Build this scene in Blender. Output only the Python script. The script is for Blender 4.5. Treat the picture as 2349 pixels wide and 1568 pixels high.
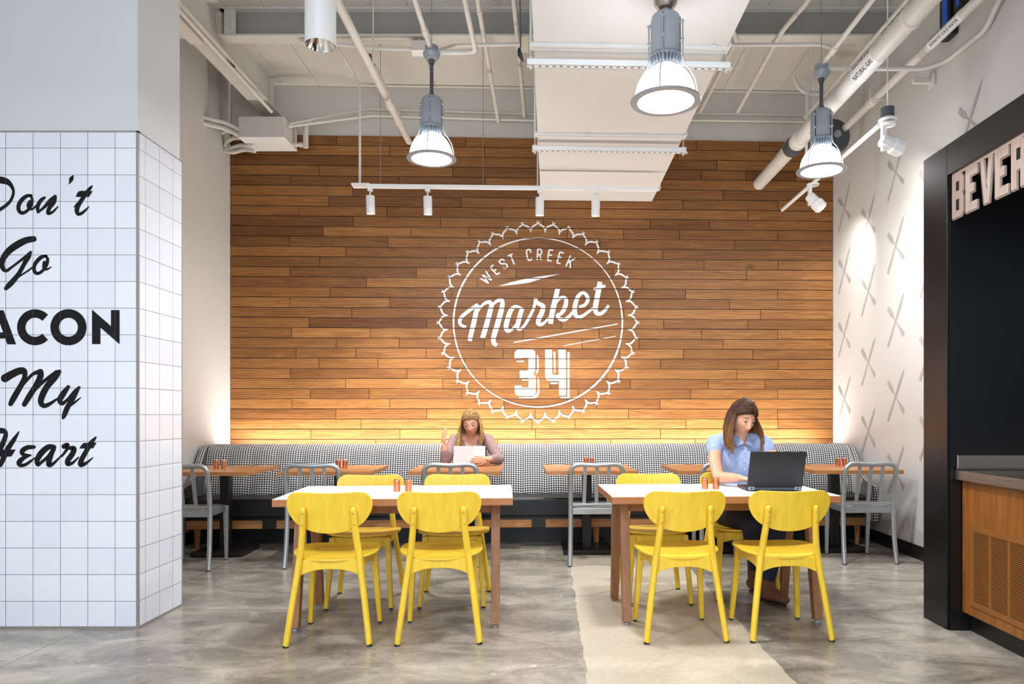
import bpy, bmesh, math, random
from mathutils import Vector, Matrix, Euler, noise
from math import pi, sin, cos, tan, atan2, sqrt, radians as R
random.seed(7)
S = bpy.context.scene
for o in list(bpy.data.objects): bpy.data.objects.remove(o)

# ------------------------------------------------------------------ camera, world, big lights, exposure
F = 1680.0; CX = 1258.0; CY = 950.0; W = 2349; H = 1568; EYE = 1.2
cam = bpy.data.cameras.new('camera'); cam_o = bpy.data.objects.new('camera', cam); S.collection.objects.link(cam_o)
cam.sensor_fit = 'HORIZONTAL'; cam.sensor_width = 36.0; cam.lens = 36.0 * F / W
cam.shift_x = -(CX - W / 2) / W; cam.shift_y = (CY - H / 2) / W
cam.clip_start = 0.05
cam_o.location = (0, 0, EYE); cam_o.rotation_euler = (pi / 2, 0, 0)
S.camera = cam_o
world = bpy.data.worlds.new('world'); S.world = world; world.use_nodes = True
bg = world.node_tree.nodes['Background']; bg.inputs[0].default_value = (0.74, 0.86, 1.0, 1); bg.inputs[1].default_value = 0.62
S.view_settings.view_transform = 'Standard'; S.view_settings.look = 'None'
S.view_settings.exposure = -0.08; S.view_settings.gamma = 1.0; S.view_settings.use_curve_mapping = False

def lamp(kind, name, loc, power, color=(1, 1, 1), target=None, **kw):
    d = bpy.data.lights.new(name, kind); d.energy = power; d.color = color
    for k, v in kw.items(): setattr(d, k, v)
    o = bpy.data.objects.new(name, d); S.collection.objects.link(o); o.location = loc
    if target is not None:
        o.rotation_euler = (Vector(target) - Vector(loc)).to_track_quat('-Z', 'Y').to_euler()
    return o
NEUT = (0.975, 0.985, 1.0)
# unseen lamps added behind the camera as assumed pendants, and assumed shop-front daylight
for i, (x, y) in enumerate(((-1.9, 1.2), (0.9, 0.6), (-0.6, -1.6), (1.6, -1.8))):
    lamp('AREA', 'added_lamp_behind', (x, y, 3.1), 50, NEUT, shape='DISK', size=0.45)  # bare area lamps added out of view; no pendants are modelled here
    lamp('POINT', 'ceiling_fill_behind', (x, y, 3.35), 30, (0.93, 0.97, 1.0), shadow_soft_size=.12)  # added fill lamps, unseen, that brighten the ceiling
lamp('AREA', 'assumed_front_daylight', (-0.6, -3.6, 2.3), 210, (0.70, 0.83, 1.0), target=(-0.6, 5, 2.0), shape='RECTANGLE', size=5.5, size_y=3.2)  # added area lamp for assumed daylight

# ------------------------------------------------------------------ maths
SK = 0.0365                                   # the room's back wall is turned a little against the view
ROT = math.atan(SK)
def wall_y(x): return 7.78 + SK * (x + 0.18)
def P(px, py, d): return Vector(((px - CX) * d / F, d, EYE + (CY - py) * d / F))
def on_back(px, py, off=0.0):
    k = (px - CX) / F
    d = (7.78 + SK * 0.18 - off) / (1 - SK * k)
    return P(px, py, d)
def on_x(px, py, X): return P(px, py, X * F / (px - CX))
def lin(r, g, b):
    f = lambda c: (c / 12.92 if c <= 0.04045 else ((c + 0.055) / 1.055) ** 2.4)
    return (f(r / 255), f(g / 255), f(b / 255), 1.0)
def spline(pts, n=6, closed=False):
    """Catmull-Rom through tuples of any length"""
    out = []; m = len(pts)
    if m < 3 and not closed: 
        return [tuple(p) for p in pts]
    rng = range(m if closed else m - 1)
    for i in rng:
        if closed: p0, p1, p2, p3 = pts[(i - 1) % m], pts[i], pts[(i + 1) % m], pts[(i + 2) % m]
        else: p0, p1, p2, p3 = pts[max(i - 1, 0)], pts[i], pts[i + 1], pts[min(i + 2, m - 1)]
        for k in range(n):
            t = k / n
            out.append(tuple(0.5 * ((2 * b) + (-a + c) * t + (2 * a - 5 * b + 4 * c - d) * t * t + (-a + 3 * b - 3 * c + d) * t ** 3) for a, b, c, d in zip(p0, p1, p2, p3)))
    if not closed: out.append(tuple(pts[-1]))
    return out

# ------------------------------------------------------------------ mesh builder
class MB:
    def __init__(s, step=None): s.v = []; s.f = []; s.step = step; s.cnt = 0
    def add(s, verts, faces, M=None):
        b = len(s.v)
        s.v += [tuple(M @ Vector(p)) if M else tuple(p) for p in verts]
        s.f += [tuple(b + i for i in f) for f in faces]; return s
    def box(s, x0, x1, y0, y1, z0, z1, M=None):
        v = [(x0, y0, z0), (x1, y0, z0), (x1, y1, z0), (x0, y1, z0), (x0, y0, z1), (x1, y0, z1), (x1, y1, z1), (x0, y1, z1)]
        f = [(0, 3, 2, 1), (4, 5, 6, 7), (0, 1, 5, 4), (1, 2, 6, 5), (2, 3, 7, 6), (3, 0, 4, 7)]
        return s.add(v, f, M)
    def bar(s, p0, p1, w, h, up=(0, 0, 1), w1=None, h1=None):
        """rectangular bar from p0 to p1; w across, h along up"""
        p0, p1 = Vector(p0), Vector(p1); d = (p1 - p0).normalized(); u = Vector(up)
        a = d.cross(u).normalized(); u = a.cross(d).normalized(); v = []
        for p, ww, hh in ((p0, w, h), (p1, w1 or w, h1 or h)):
            for i, j in ((-1, -1), (1, -1), (1, 1), (-1, 1)): v.append(p + a * (i * ww / 2) + u * (j * hh / 2))
        return s.add(v, [(0, 3, 2, 1), (4, 5, 6, 7), (0, 1, 5, 4), (1, 2, 6, 5), (2, 3, 7, 6), (3, 0, 4, 7)])
    def rings(s, rings, cap=True, closed=True):
        n = len(rings[0]); v = [p for r in rings for p in r]; f = []
        for i in range(len(rings) - 1):
            for j in range(n if closed else n - 1):
                k = (j + 1) % n; f.append((i * n + j, i * n + k, (i + 1) * n + k, (i + 1) * n + j))
        if cap:
            f.append(tuple(reversed(range(n)))); f.append(tuple((len(rings) - 1) * n + j for j in range(n)))
        return s.add(v, f)
    def tube(s, pts, r, seg=12, flat=1.0, up=(0, 0, 1), round_end=False):
        pts = [Vector(p) for p in pts]; n = len(pts)
        rr = list(r) if isinstance(r, (list, tuple)) else [r] * n
        if len(rr) != n: rr = [rr[0] + (rr[-1] - rr[0]) * i / (n - 1) for i in range(n)]
        if round_end:
            d0 = (pts[0] - pts[1]).normalized(); d1 = (pts[-1] - pts[-2]).normalized()
            a = [(pts[0] + d0 * rr[0] * sin(t), rr[0] * cos(t)) for t in (1.45, 1.0, 0.55)]
            b = [(pts[-1] + d1 * rr[-1] * sin(t), rr[-1] * cos(t)) for t in (0.55, 1.0, 1.45)]
            pts = [p for p, q in a] + pts + [p for p, q in b]; rr = [q for p, q in a] + rr + [q for p, q in b]; n = len(pts)
        u = Vector(up); out = []; prev = None
        for i, p in enumerate(pts):
            d = (pts[min(i + 1, n - 1)] - pts[max(i - 1, 0)]).normalized()
            if prev is None:
                a = d.cross(u)
                if a.length < 1e-3: a = d.cross(Vector((1, 0, 0)))
                a.normalize()
            else:
                a = (prev - d * prev.dot(d)).normalized()
            prev = a; b = d.cross(a).normalized()
            out.append([p + a * (rr[i] * cos(2 * pi * k / seg)) + b * (rr[i] * flat * sin(2 * pi * k / seg)) for k in range(seg)])
        return s.rings(out)
    def cyl(s, p0, p1, r, r1=None, seg=20): return s.tube([p0, p1], [r, r1 if r1 is not None else r], seg)
    def lathe(s, prof, M=None, seg=32, cap=True):
        b = MB(); b.rings([[(r * cos(2 * pi * k / seg), r * sin(2 * pi * k / seg), z) for k in range(seg)] for r, z in prof], cap)
        return s.add(b.v, b.f, M)
    def prism(s, poly, fn, fn2):
        n = len(poly); v = [fn(*p) for p in poly] + [fn2(*p) for p in poly]
        f = [tuple(range(n)), tuple(reversed(range(n, 2 * n)))] + [(i, i + n, (i + 1) % n + n, (i + 1) % n) for i in range(n)]
        return s.add(v, f)
    def lay(s, v):                                 # every flat stroke lies a hair above the one before
        if s.step is None: return v
        s.cnt += 1; o = Vector(s.step) * (s.cnt % 12); return [Vector(p) + o for p in v]
    def poly(s, poly, fn): return s.add(s.lay([fn(*p) for p in poly]), [tuple(range(len(poly)))])
    def plate(s, outline, fn, thick, nr=7, centre=(0, 0)):
        """a curved sheet: outline scaled in rings about its centre, fn(x, y, side) gives the point"""
        n = len(outline); cx, cy = centre; faces = []; vs = []
        for side in (0, 1):
            vs.append(fn(cx, cy, side))
            for i in range(1, nr + 1):
                t = i / nr
                for x, y in outline: vs.append(fn(cx + (x - cx) * t, cy + (y - cy) * t, side))
        half = 1 + nr * n
        for side in (0, 1):
            b = side * half
            for j in range(n):
                k = (j + 1) % n
                t = (b, b + 1 + j, b + 1 + k); faces.append(t if side else t[::-1])
                for i in range(nr - 1):
                    q = (b + 1 + i * n + j, b + 1 + (i + 1) * n + j, b + 1 + (i + 1) * n + k, b + 1 + i * n + k)
                    faces.append(q if side else q[::-1])
        e = 1 + (nr - 1) * n
        for j in range(n):
            k = (j + 1) % n; faces.append((e + j, e + k, half + e + k, half + e + j))
        return s.add(vs, faces)
    def ell(s, c, r, M=None, nu=20, nv=12):
        c = Vector(c); r = (r, r, r) if not isinstance(r, (tuple, list)) else r
        M = M or Matrix(); out = []
        for i in range(1, nv):
            t = pi * i / nv
            out.append([c + M @ Vector((r[0] * sin(t) * cos(2 * pi * k / nu), r[1] * sin(t) * sin(2 * pi * k / nu), -r[2] * cos(t))) for k in range(nu)])
        return s.rings(out)
    def ribbon(s, pts, fn, n=7, straight=False, butt=False):
        q = pts if straight else spline(pts, n); m = len(q); L = []; Rr = []
        for i, (x, y, w) in enumerate(q):
            a = q[min(i + 1, m - 1)]; b = q[max(i - 1, 0)]
            dx, dy = a[0] - b[0], a[1] - b[1]; l = sqrt(dx * dx + dy * dy) or 1
            nx, ny = -dy / l, dx / l; L.append((x + nx * w / 2, y + ny * w / 2)); Rr.append((x - nx * w / 2, y - ny * w / 2))
        def cap(i, j, sgn):
            x, y, w = q[i]; dx, dy = x - q[j][0], y - q[j][1]; a0 = atan2(dy, dx)
            return [(x + w / 2 * cos(a0 + t), y + w / 2 * sin(a0 + t)) for t in [-pi / 2 + pi * k / 8 for k in range(9)]]
        v = L + Rr; f = [(i, i + 1, m + i + 1, m + i) for i in range(m - 1)]
        if not straight and not butt:
            for c in (cap(0, 1, 1), cap(m - 1, m - 2, 1)):
                b = len(v); v = v + c; f.append(tuple(range(b, b + len(c))))
        return s.add(s.lay([fn(*p) for p in v]), f)
    def build(s, name, mat, parent=None, smooth=40, bevel=0, seg=2, fix=True):
        me = bpy.data.meshes.new(name); me.from_pydata(s.v, [], s.f); 
        if fix:
            bm = bmesh.new(); bm.from_mesh(me); bmesh.ops.recalc_face_normals(bm, faces=bm.faces); bm.to_mesh(me); bm.free()
        me.materials.append(mat)
        if smooth:
            me.polygons.foreach_set('use_smooth', [True] * len(me.polygons)); me.set_sharp_from_angle(angle=R(smooth))
        o = bpy.data.objects.new(name, me); S.collection.objects.link(o)
        if parent: o.parent = parent
        if bevel:
            m = o.modifiers.new('bevel', 'BEVEL'); m.width = bevel; m.segments = seg; m.limit_method = 'ANGLE'; m.angle_limit = R(35)
            m.harden_normals = False
        return o
def box(x0, x1, y0, y1, z0, z1): return MB().box(x0, x1, y0, y1, z0, z1)
def tag(o, label, cat, group=None):
    o['label'] = label; o['category'] = cat
    if group: o['group'] = group
    return o
def thing(name, label, cat, loc=(0, 0, 0), rz=0, group=None):
    o = bpy.data.objects.new(name, None); S.collection.objects.link(o); o.location = loc; o.rotation_euler = (0, 0, rz)
    o.empty_display_size = 0.1
    return tag(o, label, cat, group)
def struct(o, label=None):
    o['kind'] = 'structure'
    if label: o['label'] = label
    return o
def dup(root, loc, rz, label, group=None):
    r = root.copy(); S.collection.objects.link(r); r.location = loc; r.rotation_euler = (0, 0, rz); r['label'] = label
    if group: r['group'] = group
    for ch in list(root.children):
        c = ch.copy(); S.collection.objects.link(c); c.parent = r
        for g in list(ch.children):
            d = g.copy(); S.collection.objects.link(d); d.parent = c
    return r

# ------------------------------------------------------------------ materials
class NT:
    def __init__(s, name):
        s.m = bpy.data.materials.new(name); s.m.use_nodes = True; s.t = s.m.node_tree; s.b = s.t.nodes['Principled BSDF']; s.out = s.t.nodes['Material Output']
    def n(s, typ, **kw):
        x = s.t.nodes.new(typ)
        for k, v in kw.items():
            if k.startswith('_'): setattr(x, k[1:], v)
        return x
    def link(s, a, b): s.t.links.new(a, b)
    def math(s, op, a, b=None, clamp=False):
        x = s.t.nodes.new('ShaderNodeMath'); x.operation = op; x.use_clamp = clamp
        for i, q in enumerate((a, b)):
            if q is None: continue
            if hasattr(q, 'links'): s.link(q, x.inputs[i])
            else: x.inputs[i].default_value = q
        return x.outputs[0]
    def mix(s, fac, a, b, mode='MIX'):
        x = s.t.nodes.new('ShaderNodeMix'); x.data_type = 'RGBA'; x.blend_type = mode
        for q, i in ((fac, 0), (a, 6), (b, 7)):
            if hasattr(q, 'links'): s.link(q, x.inputs[i])
            else: x.inputs[i].default_value = q
        return x.outputs[2]
    def coords(s, kind='Object', scale=(1, 1, 1), add=None):
        c = s.t.nodes.new('ShaderNodeTexCoord').outputs[kind]
        if add is not None:
            a = s.t.nodes.new('ShaderNodeVectorMath'); s.link(c, a.inputs[0]); s.link(add, a.inputs[1]); c = a.outputs[0]
        m = s.t.nodes.new('ShaderNodeMapping'); m.inputs['Scale'].default_value = scale; s.link(c, m.inputs[0]); return m.outputs[0]
    def noise(s, vec, scale, detail=4, rough=0.55, dist=0.0):
        x = s.t.nodes.new('ShaderNodeTexNoise'); s.link(vec, x.inputs['Vector']); x.inputs['Scale'].default_value = scale
        x.inputs['Detail'].default_value = detail; x.inputs['Roughness'].default_value = rough; x.inputs['Distortion'].default_value = dist; return x.outputs['Fac']
    def ramp(s, fac, stops):
        x = s.t.nodes.new('ShaderNodeValToRGB'); s.link(fac, x.inputs[0]); e = x.color_ramp.elements
        while len(e) < len(stops): e.new(0.5)
        for q, (p, c) in zip(e, stops): q.position = p; q.color = c if len(c) == 4 else (*c, 1)
        return x.outputs[0]
    def bump(s, h, strength=0.2, dist=0.01):
        x = s.t.nodes.new('ShaderNodeBump'); x.inputs['Strength'].default_value = strength; x.inputs['Distance'].default_value = dist
        s.link(h, x.inputs['Height']); s.link(x.outputs[0], s.b.inputs['Normal'])
    def set(s, **kw):
        for k, v in kw.items():
            i = s.b.inputs[k.replace('_', ' ')]
            if hasattr(v, 'links'): s.link(v, i)
            else: i.default_value = v
        return s
    def xyz(s, vec):
        x = s.t.nodes.new('ShaderNodeSeparateXYZ'); s.link(vec, x.inputs[0]); return x.outputs
def plain(name, col, rough=0.5, metal=0.0, var=0.04, scale=6.0, **kw):
    n = NT(name); f = n.noise(n.coords(), scale)
    lo = tuple(max(c * (1 - var * 2), 0) for c in col[:3]) + (1,); hi = tuple(min(c * (1 + var), 1) for c in col[:3]) + (1,)
    n.set(Base_Color=n.ramp(f, [(0.3, lo), (0.7, hi)]), Roughness=rough, Metallic=metal, **kw); return n.m
def emis(name, col, strength):
    n = NT(name); n.set(Base_Color=(0.9, 0.9, 0.9, 1), Emission_Color=(*col, 1), Emission_Strength=strength, Roughness=0.3); return n.m
def wood(name, c0, c1, axis=0, fine=1.0, rough=0.45, bumpy=0.05):
    n = NT(name); sc = [14, 14, 14]; sc[axis] = 1.3
    v = n.coords(scale=tuple(q * fine for q in sc))
    a = n.noise(v, 3.0, 5, 0.6, 0.6); b = n.noise(v, 14.0, 3, 0.7)
    f = n.math('ADD', n.math('MULTIPLY', a, 0.75), n.math('MULTIPLY', b, 0.25))
    n.set(Base_Color=n.ramp(f, [(0.32, c0), (0.68, c1)]), Roughness=rough); n.bump(b, bumpy, 0.004); return n.m
M = {}
M['white_paint'] = plain('white_paint', lin(218, 214, 208), 0.55, var=0.015, scale=1.5)
M['wall_paint'] = plain('wall_paint', lin(203, 201, 198), 0.6, var=0.012, scale=1.2)
M['grey_paint'] = plain('grey_paint', lin(205, 208, 209), 0.6, var=0.012, scale=1.2)
M['steel_white'] = plain('steel_white', lin(212, 208, 201), 0.5, var=0.03, scale=4)
M['beam_paint'] = plain('beam_paint', lin(204, 202, 196), 0.55, var=0.03, scale=4)
M['duct'] = plain('duct_paint', lin(214, 213, 212), 0.45, var=0.012, scale=2)
M['black'] = plain('black_paint', lin(24, 22, 21), 0.4, var=0.1)
M['black_metal'] = plain('black_metal', lin(30, 28, 27), 0.35, 0.3, var=0.1)
M['vinyl'] = plain('black_vinyl', lin(13, 13, 15), 0.42, var=0.08)
M['trim_metal'] = plain('trim_metal', lin(140, 136, 134), 0.45, 0.1)
M['grey_metal'] = plain('grey_metal', lin(150, 156, 165), 0.35, 0.1, var=0.04)
M['dark_grey'] = plain('dark_grey', lin(80, 86, 92), 0.45, 0.2)
M['white_plastic'] = plain('white_plastic', lin(235, 235, 235), 0.35, var=0.01)
M['laminate'] = plain('white_laminate', lin(238, 236, 236), 0.3, var=0.008)
M['rubber'] = plain('rubber', lin(40, 38, 35), 0.7)
M['lens'] = emis('lamp_lens', (1.0, 0.97, 0.93), 14.0)
M['dome'] = emis('lamp_dome', (0.91, 0.965, 1.0), 17.0)
M['spot_glow'] = emis('spot_glow', (1.0, 0.95, 0.85), 12.0)
M['beam_web'] = plain('beam_web_grey', lin(150, 149, 143), 0.6, var=0.04, scale=3); M['fin'] = plain('lamp_fins', lin(112, 118, 126), 0.5); M['counter_black'] = plain('letter_gap_black', lin(7, 7, 7), 0.9)
M['lettering'] = plain('black_lettering', lin(20, 20, 22), 0.25, var=0.02)
def aluminium():
    n = NT('brushed_aluminium'); v = n.coords(scale=(3, 3, 60)); f = n.noise(v, 5, 3)
    n.set(Base_Color=n.ramp(f, [(0.3, lin(164, 168, 171)), (0.7, lin(180, 183, 185))]), Metallic=0.75, Roughness=0.36); return n.m
M['alu'] = aluminium()
def copper():
    n = NT('copper'); f = n.noise(n.coords(scale=(1, 1, 0.1)), 60, 2)
    n.set(Base_Color=n.ramp(f, [(0.3, lin(205, 122, 84)), (0.7, lin(240, 168, 130))]), Metallic=1.0, Roughness=0.22); return n.m
M['copper'] = copper()
def stainless():
    n = NT('stainless'); f = n.noise(n.coords(scale=(40, 1, 40)), 5, 3)
    n.set(Base_Color=n.ramp(f, [(0.3, lin(150, 140, 132)), (0.7, lin(180, 170, 160))]), Metallic=0.95, Roughness=0.28); return n.m
M['stainless'] = stainless()
def yellow():
    n = NT('yellow_stained_wood'); v = n.coords(scale=(18, 18, 2.2)); a = n.noise(v, 2.2, 4, 0.6, 0.4); b = n.noise(v, 9, 3)
    f = n.math('ADD', n.math('MULTIPLY', a, 0.7), n.math('MULTIPLY', b, 0.3))
    n.set(Base_Color=n.ramp(f, [(0.3, lin(224, 182, 40)), (0.7, lin(242, 207, 68))]), Roughness=0.42); n.bump(b, 0.04, 0.002); return n.m
M['yellow'] = yellow()
def chrome(): 
    n = NT('chrome'); n.set(Base_Color=(0.8, 0.76, 0.7, 1), Metallic=1.0, Roughness=0.08); f = n.noise(n.coords(), 40, 2); n.bump(f, 0.15, 0.004); return n.m
M['chrome'] = chrome()
M['top_wood'] = wood('tabletop_wood', lin(150, 96, 50), lin(186, 130, 78), 0, 1.0, 0.42)
M['edge_wood'] = wood('table_edge_wood', lin(128, 80, 42), lin(150, 100, 58), 0, 1.0, 0.5)
M['leg_wood'] = wood('table_leg_wood', lin(126, 84, 50), lin(158, 110, 72), 2, 0.8, 0.5)
M['rail_wood'] = wood('rail_wood', lin(160, 104, 56), lin(196, 140, 86), 0, 0.8, 0.5)
M['cab_wood'] = wood('cabinet_wood', lin(116, 66, 24), lin(158, 100, 42), 2, 0.7, 0.4)
M['grille_wood'] = plain('grille_paint', lin(138, 86, 36), 0.5)
def ply():
    n = NT('plywood_edge'); z = n.xyz(n.coords())[2]
    w = n.math('FRACT', n.math('MULTIPLY', z, 85.0)); g = n.math('GREATER_THAN', w, 0.66)
    a = n.noise(n.coords(scale=(3, 3, 40)), 8, 3)
    n.set(Base_Color=n.mix(n.math('MULTIPLY', g, 0.6), n.ramp(a, [(0.3, lin(162, 104, 60)), (0.7, lin(190, 130, 82))]), lin(120, 66, 40)), Roughness=0.5); return n.m
M['ply'] = ply()
def deck():
    n = NT('wood_fibre_deck'); v = n.coords(); a = n.noise(v, 85, 3, 0.7); b = n.noise(v, 1.3, 3)
    c = n.ramp(a, [(0.28, lin(168, 164, 156)), (0.46, lin(208, 204, 197)), (0.7, lin(222, 219, 213))])
    c = n.mix(n.math('MULTIPLY', b, 0.25), c, lin(184, 179, 170)); n.set(Base_Color=c, Roughness=0.9); n.bump(a, 0.35, 0.01); return n.m
M['deck'] = deck()
def concrete():
    n = NT('polished_concrete'); v = n.coords(); xx, yy, zz = n.xyz(v)
    big = n.noise(v, 0.55, 5, 0.6, 0.3); mid = n.noise(n.coords(scale=(1, 1.7, 1)), 2.3, 7, 0.68, 0.6); fine = n.noise(v, 34, 4, 0.7)
    f = n.math('ADD', n.math('ADD', n.math('MULTIPLY', big, 0.40), n.math('MULTIPLY', mid, 0.47)), n.math('MULTIPLY', fine, 0.13))
    grey = n.ramp(f, [(0.36, lin(92, 87, 80)), (0.47, lin(130, 124, 115)), (0.56, lin(161, 155, 145)), (0.66, lin(196, 189, 178))])
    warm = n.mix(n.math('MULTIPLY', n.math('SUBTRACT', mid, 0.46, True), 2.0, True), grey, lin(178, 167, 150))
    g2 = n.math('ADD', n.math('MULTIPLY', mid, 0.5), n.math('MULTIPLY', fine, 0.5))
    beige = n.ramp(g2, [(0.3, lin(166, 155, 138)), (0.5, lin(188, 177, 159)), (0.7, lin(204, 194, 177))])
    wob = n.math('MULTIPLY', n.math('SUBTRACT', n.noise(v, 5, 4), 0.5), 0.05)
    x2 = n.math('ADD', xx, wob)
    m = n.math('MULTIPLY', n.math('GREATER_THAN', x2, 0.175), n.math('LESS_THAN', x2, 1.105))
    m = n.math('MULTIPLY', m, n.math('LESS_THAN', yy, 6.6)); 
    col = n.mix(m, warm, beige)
    # saw-cut joints
    j = None
    for s_, p_ in ((yy, 4.50), (yy, 7.05), (xx, -2.60), (yy, 1.9)):
        q = n.math('LESS_THAN', n.math('ABSOLUTE', n.math('SUBTRACT', s_, p_)), 0.004); j = q if j is None else n.math('MAXIMUM', j, q)
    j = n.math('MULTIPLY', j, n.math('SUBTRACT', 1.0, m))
    col = n.mix(n.math('MULTIPLY', j, 0.65), col, lin(70, 64, 58))
    chip = n.math('MULTIPLY', n.math('GREATER_THAN', n.noise(v, 9, 2, 0.4), 0.735), 0.5)
    col = n.mix(chip, col, lin(200, 192, 180))
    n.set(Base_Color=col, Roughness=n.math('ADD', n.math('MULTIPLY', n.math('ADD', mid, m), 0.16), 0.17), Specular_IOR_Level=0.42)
    n.bump(fine, 0.03, 0.004); return n.m
M['concrete'] = concrete()
ROW = 0.1065; ROW0 = 2.537
def oak():
    n = NT('oak_boards'); at = n.t.nodes.new('ShaderNodeAttribute'); at.attribute_name = 'board'; r, g, b = n.xyz(at.outputs['Vector'])
    cmb = n.t.nodes.new('ShaderNodeCombineXYZ'); n.link(n.math('MULTIPLY', g, 37.0), cmb.inputs[0]); n.link(n.math('MULTIPLY', b, 23.0), cmb.inputs[2]); n.link(n.math('MULTIPLY', g, 11.0), cmb.inputs[1])
    v = n.coords(scale=(1.6, 3, 17), add=cmb.outputs[0])
    a = n.noise(v, 1.6, 5, 0.62, 1.1); fi = n.noise(n.coords(scale=(2.5, 3, 60), add=cmb.outputs[0]), 3.0, 4, 0.7)
    wv = n.t.nodes.new('ShaderNodeTexWave'); wv.wave_type = 'BANDS'; wv.bands_direction = 'Z'; n.link(v, wv.inputs['Vector'])
    wv.inputs['Scale'].default_value = 0.9; wv.inputs['Distortion'].default_value = 9.0; wv.inputs['Detail'].default_value = 3; wv.inputs['Detail Scale'].default_value = 0.7
    f = n.math('ADD', n.math('ADD', n.math('MULTIPLY', a, 0.66), n.math('MULTIPLY', fi, 0.15)), n.math('MULTIPLY', wv.outputs['Fac'], 0.19))
    c = n.ramp(f, [(0.28, lin(116, 72, 34)), (0.46, lin(143, 94, 46)), (0.60, lin(158, 109, 57)), (0.78, lin(184, 136, 79))])
    dark = n.mix(1.0, c, (0.50, 0.43, 0.38, 1), 'MULTIPLY'); light = n.mix(1.0, c, (1.25, 1.28, 1.34, 1), 'MULTIPLY')
    kn = n.noise(n.coords(scale=(5, 3, 14), add=cmb.outputs[0]), 1.0, 2, 0.4); kn = n.math('MULTIPLY', n.math('SUBTRACT', kn, 0.72, True), 6.0, True)
    col = n.mix(r, dark, light); col = n.mix(kn, col, lin(84, 48, 24))
    n.set(Base_Color=col, Roughness=0.5, Specular_IOR_Level=0.35); n.bump(fi, 0.06, 0.003); return n.m
M['oak'] = oak()
def emblem_paint():
    n = NT('emblem_paint'); v = n.coords(); z = n.xyz(v)[2]
    fr = n.math('FRACT', n.math('DIVIDE', n.math('SUBTRACT', z, ROW0 - 0.0045), ROW)); gap = n.math('LESS_THAN', fr, 0.085)
    worn = n.math('GREATER_THAN', n.math('ADD', n.math('MULTIPLY', n.noise(n.coords(scale=(8, 1, 3)), 2.0, 5, 0.7), 0.75), n.math('MULTIPLY', n.noise(v, 40, 3), 0.25)), 0.645)
    tr = n.t.nodes.new('ShaderNodeBsdfTransparent'); mx = n.t.nodes.new('ShaderNodeMixShader')
    n.link(n.math('MAXIMUM', gap, n.math('MULTIPLY', worn, 0.6)), mx.inputs[0]); n.link(n.b.outputs[0], mx.inputs[1]); n.link(tr.outputs[0], mx.inputs[2]); n.link(mx.outputs[0], n.out.inputs[0])
    n.set(Base_Color=lin(238, 236, 236), Roughness=0.55); return n.m
M['emblem'] = emblem_paint()
TX0 = -2.4316; TPX = 0.1536; TZ0 = 2.693; TPZ = 0.1495; TY0 = 4.185; TPY = 0.1525
def tile(letter=False):
    n = NT('tile_lettering' if letter else 'glazed_tile'); v = n.coords(); x, y, z = n.xyz(v)
    geo = n.t.nodes.new('ShaderNodeNewGeometry'); nx = n.math('ABSOLUTE', n.xyz(geo.outputs['True Normal'])[0]); side = n.math('GREATER_THAN', nx, 0.5)
    def line(c, o, p, w): 
        f = n.math('FRACT', n.math('ADD', n.math('DIVIDE', n.math('SUBTRACT', c, o), p), 40.5)); return n.math('ABSOLUTE', n.math('SUBTRACT', f, 0.5))
    dx = line(x, TX0, TPX, 0); dy = line(y, TY0, TPY, 0); dz = line(z, TZ0, TPZ, 0)
    mi = n.t.nodes.new('ShaderNodeMix'); mi.data_type = 'FLOAT'; n.link(side, mi.inputs[0]); n.link(dx, mi.inputs[2]); n.link(dy, mi.inputs[3])
    d = n.math('MINIMUM', mi.outputs[0], dz); g = n.math('LESS_THAN', d, 0.0105)
    bm = n.math('MULTIPLY', d, 14.0, True)
    # small tilt from tile to tile
    ids = n.math('ADD', n.math('FLOOR', n.math('DIVIDE', n.math('SUBTRACT', x, TX0), TPX)), n.math('MULTIPLY', n.math('FLOOR', n.math('DIVIDE', n.math('SUBTRACT', z, TZ0), TPZ)), 17.3))
    wn = n.t.nodes.new('ShaderNodeTexWhiteNoise'); wn.noise_dimensions = '1D'; n.link(ids, wn.inputs['W'])
    if letter: n.set(Base_Color=n.mix(n.math('MULTIPLY', g, 0.55), lin(18, 18, 20), lin(70, 69, 68)), Roughness=0.3, Specular_IOR_Level=0.2)
    else:
        c = n.mix(wn.outputs['Value'], lin(216, 221, 231), lin(226, 230, 238)); n.set(Base_Color=n.mix(g, c, lin(120, 116, 114)), Roughness=n.math('ADD', n.math('MULTIPLY', g, 0.5), 0.13))
        n.bump(n.math('ADD', bm, n.math('MULTIPLY', n.noise(v, 7, 2), 0.12)), 0.16, 0.004)
    return n.m
M['tile'] = tile(); M['tile_letter'] = tile(True)
def gingham():
    n = NT('gingham_fabric'); v = n.coords(); x, y, z = n.xyz(v); u = n.math('ADD', z, n.math('MULTIPLY', y, 0.9)); p = 0.0225
    a = n.math('LESS_THAN', n.math('FRACT', n.math('ADD', n.math('DIVIDE', x, p), 400.0)), 0.5); b = n.math('LESS_THAN', n.math('FRACT', n.math('ADD', n.math('DIVIDE', u, 0.0245), 400.0)), 0.5)
    s = n.math('MULTIPLY', n.math('ADD', a, b), 0.5); x_ = n.ramp(s, [(0.2, lin(236, 234, 230)), (0.5, lin(112, 112, 116)), (0.8, lin(14, 14, 17))]); 
    n.t.nodes[-1]
    n.set(Base_Color=x_, Roughness=0.85); n.bump(n.noise(v, 300, 2), 0.1, 0.002); return n.m
M['gingham'] = gingham()
def surround():
    n = NT('black_surround_metal'); f = n.noise(n.coords(scale=(1, 1, 30)), 4, 3)
    n.set(Base_Color=n.ramp(f, [(0.3, lin(20, 20, 22)), (0.7, lin(27, 27, 30))]), Metallic=0.5, Roughness=0.24); return n.m
M['surround'] = surround()
M['matte_black'] = plain('satin_black_panel', lin(18, 17, 17), 0.33, 0.2)
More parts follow.
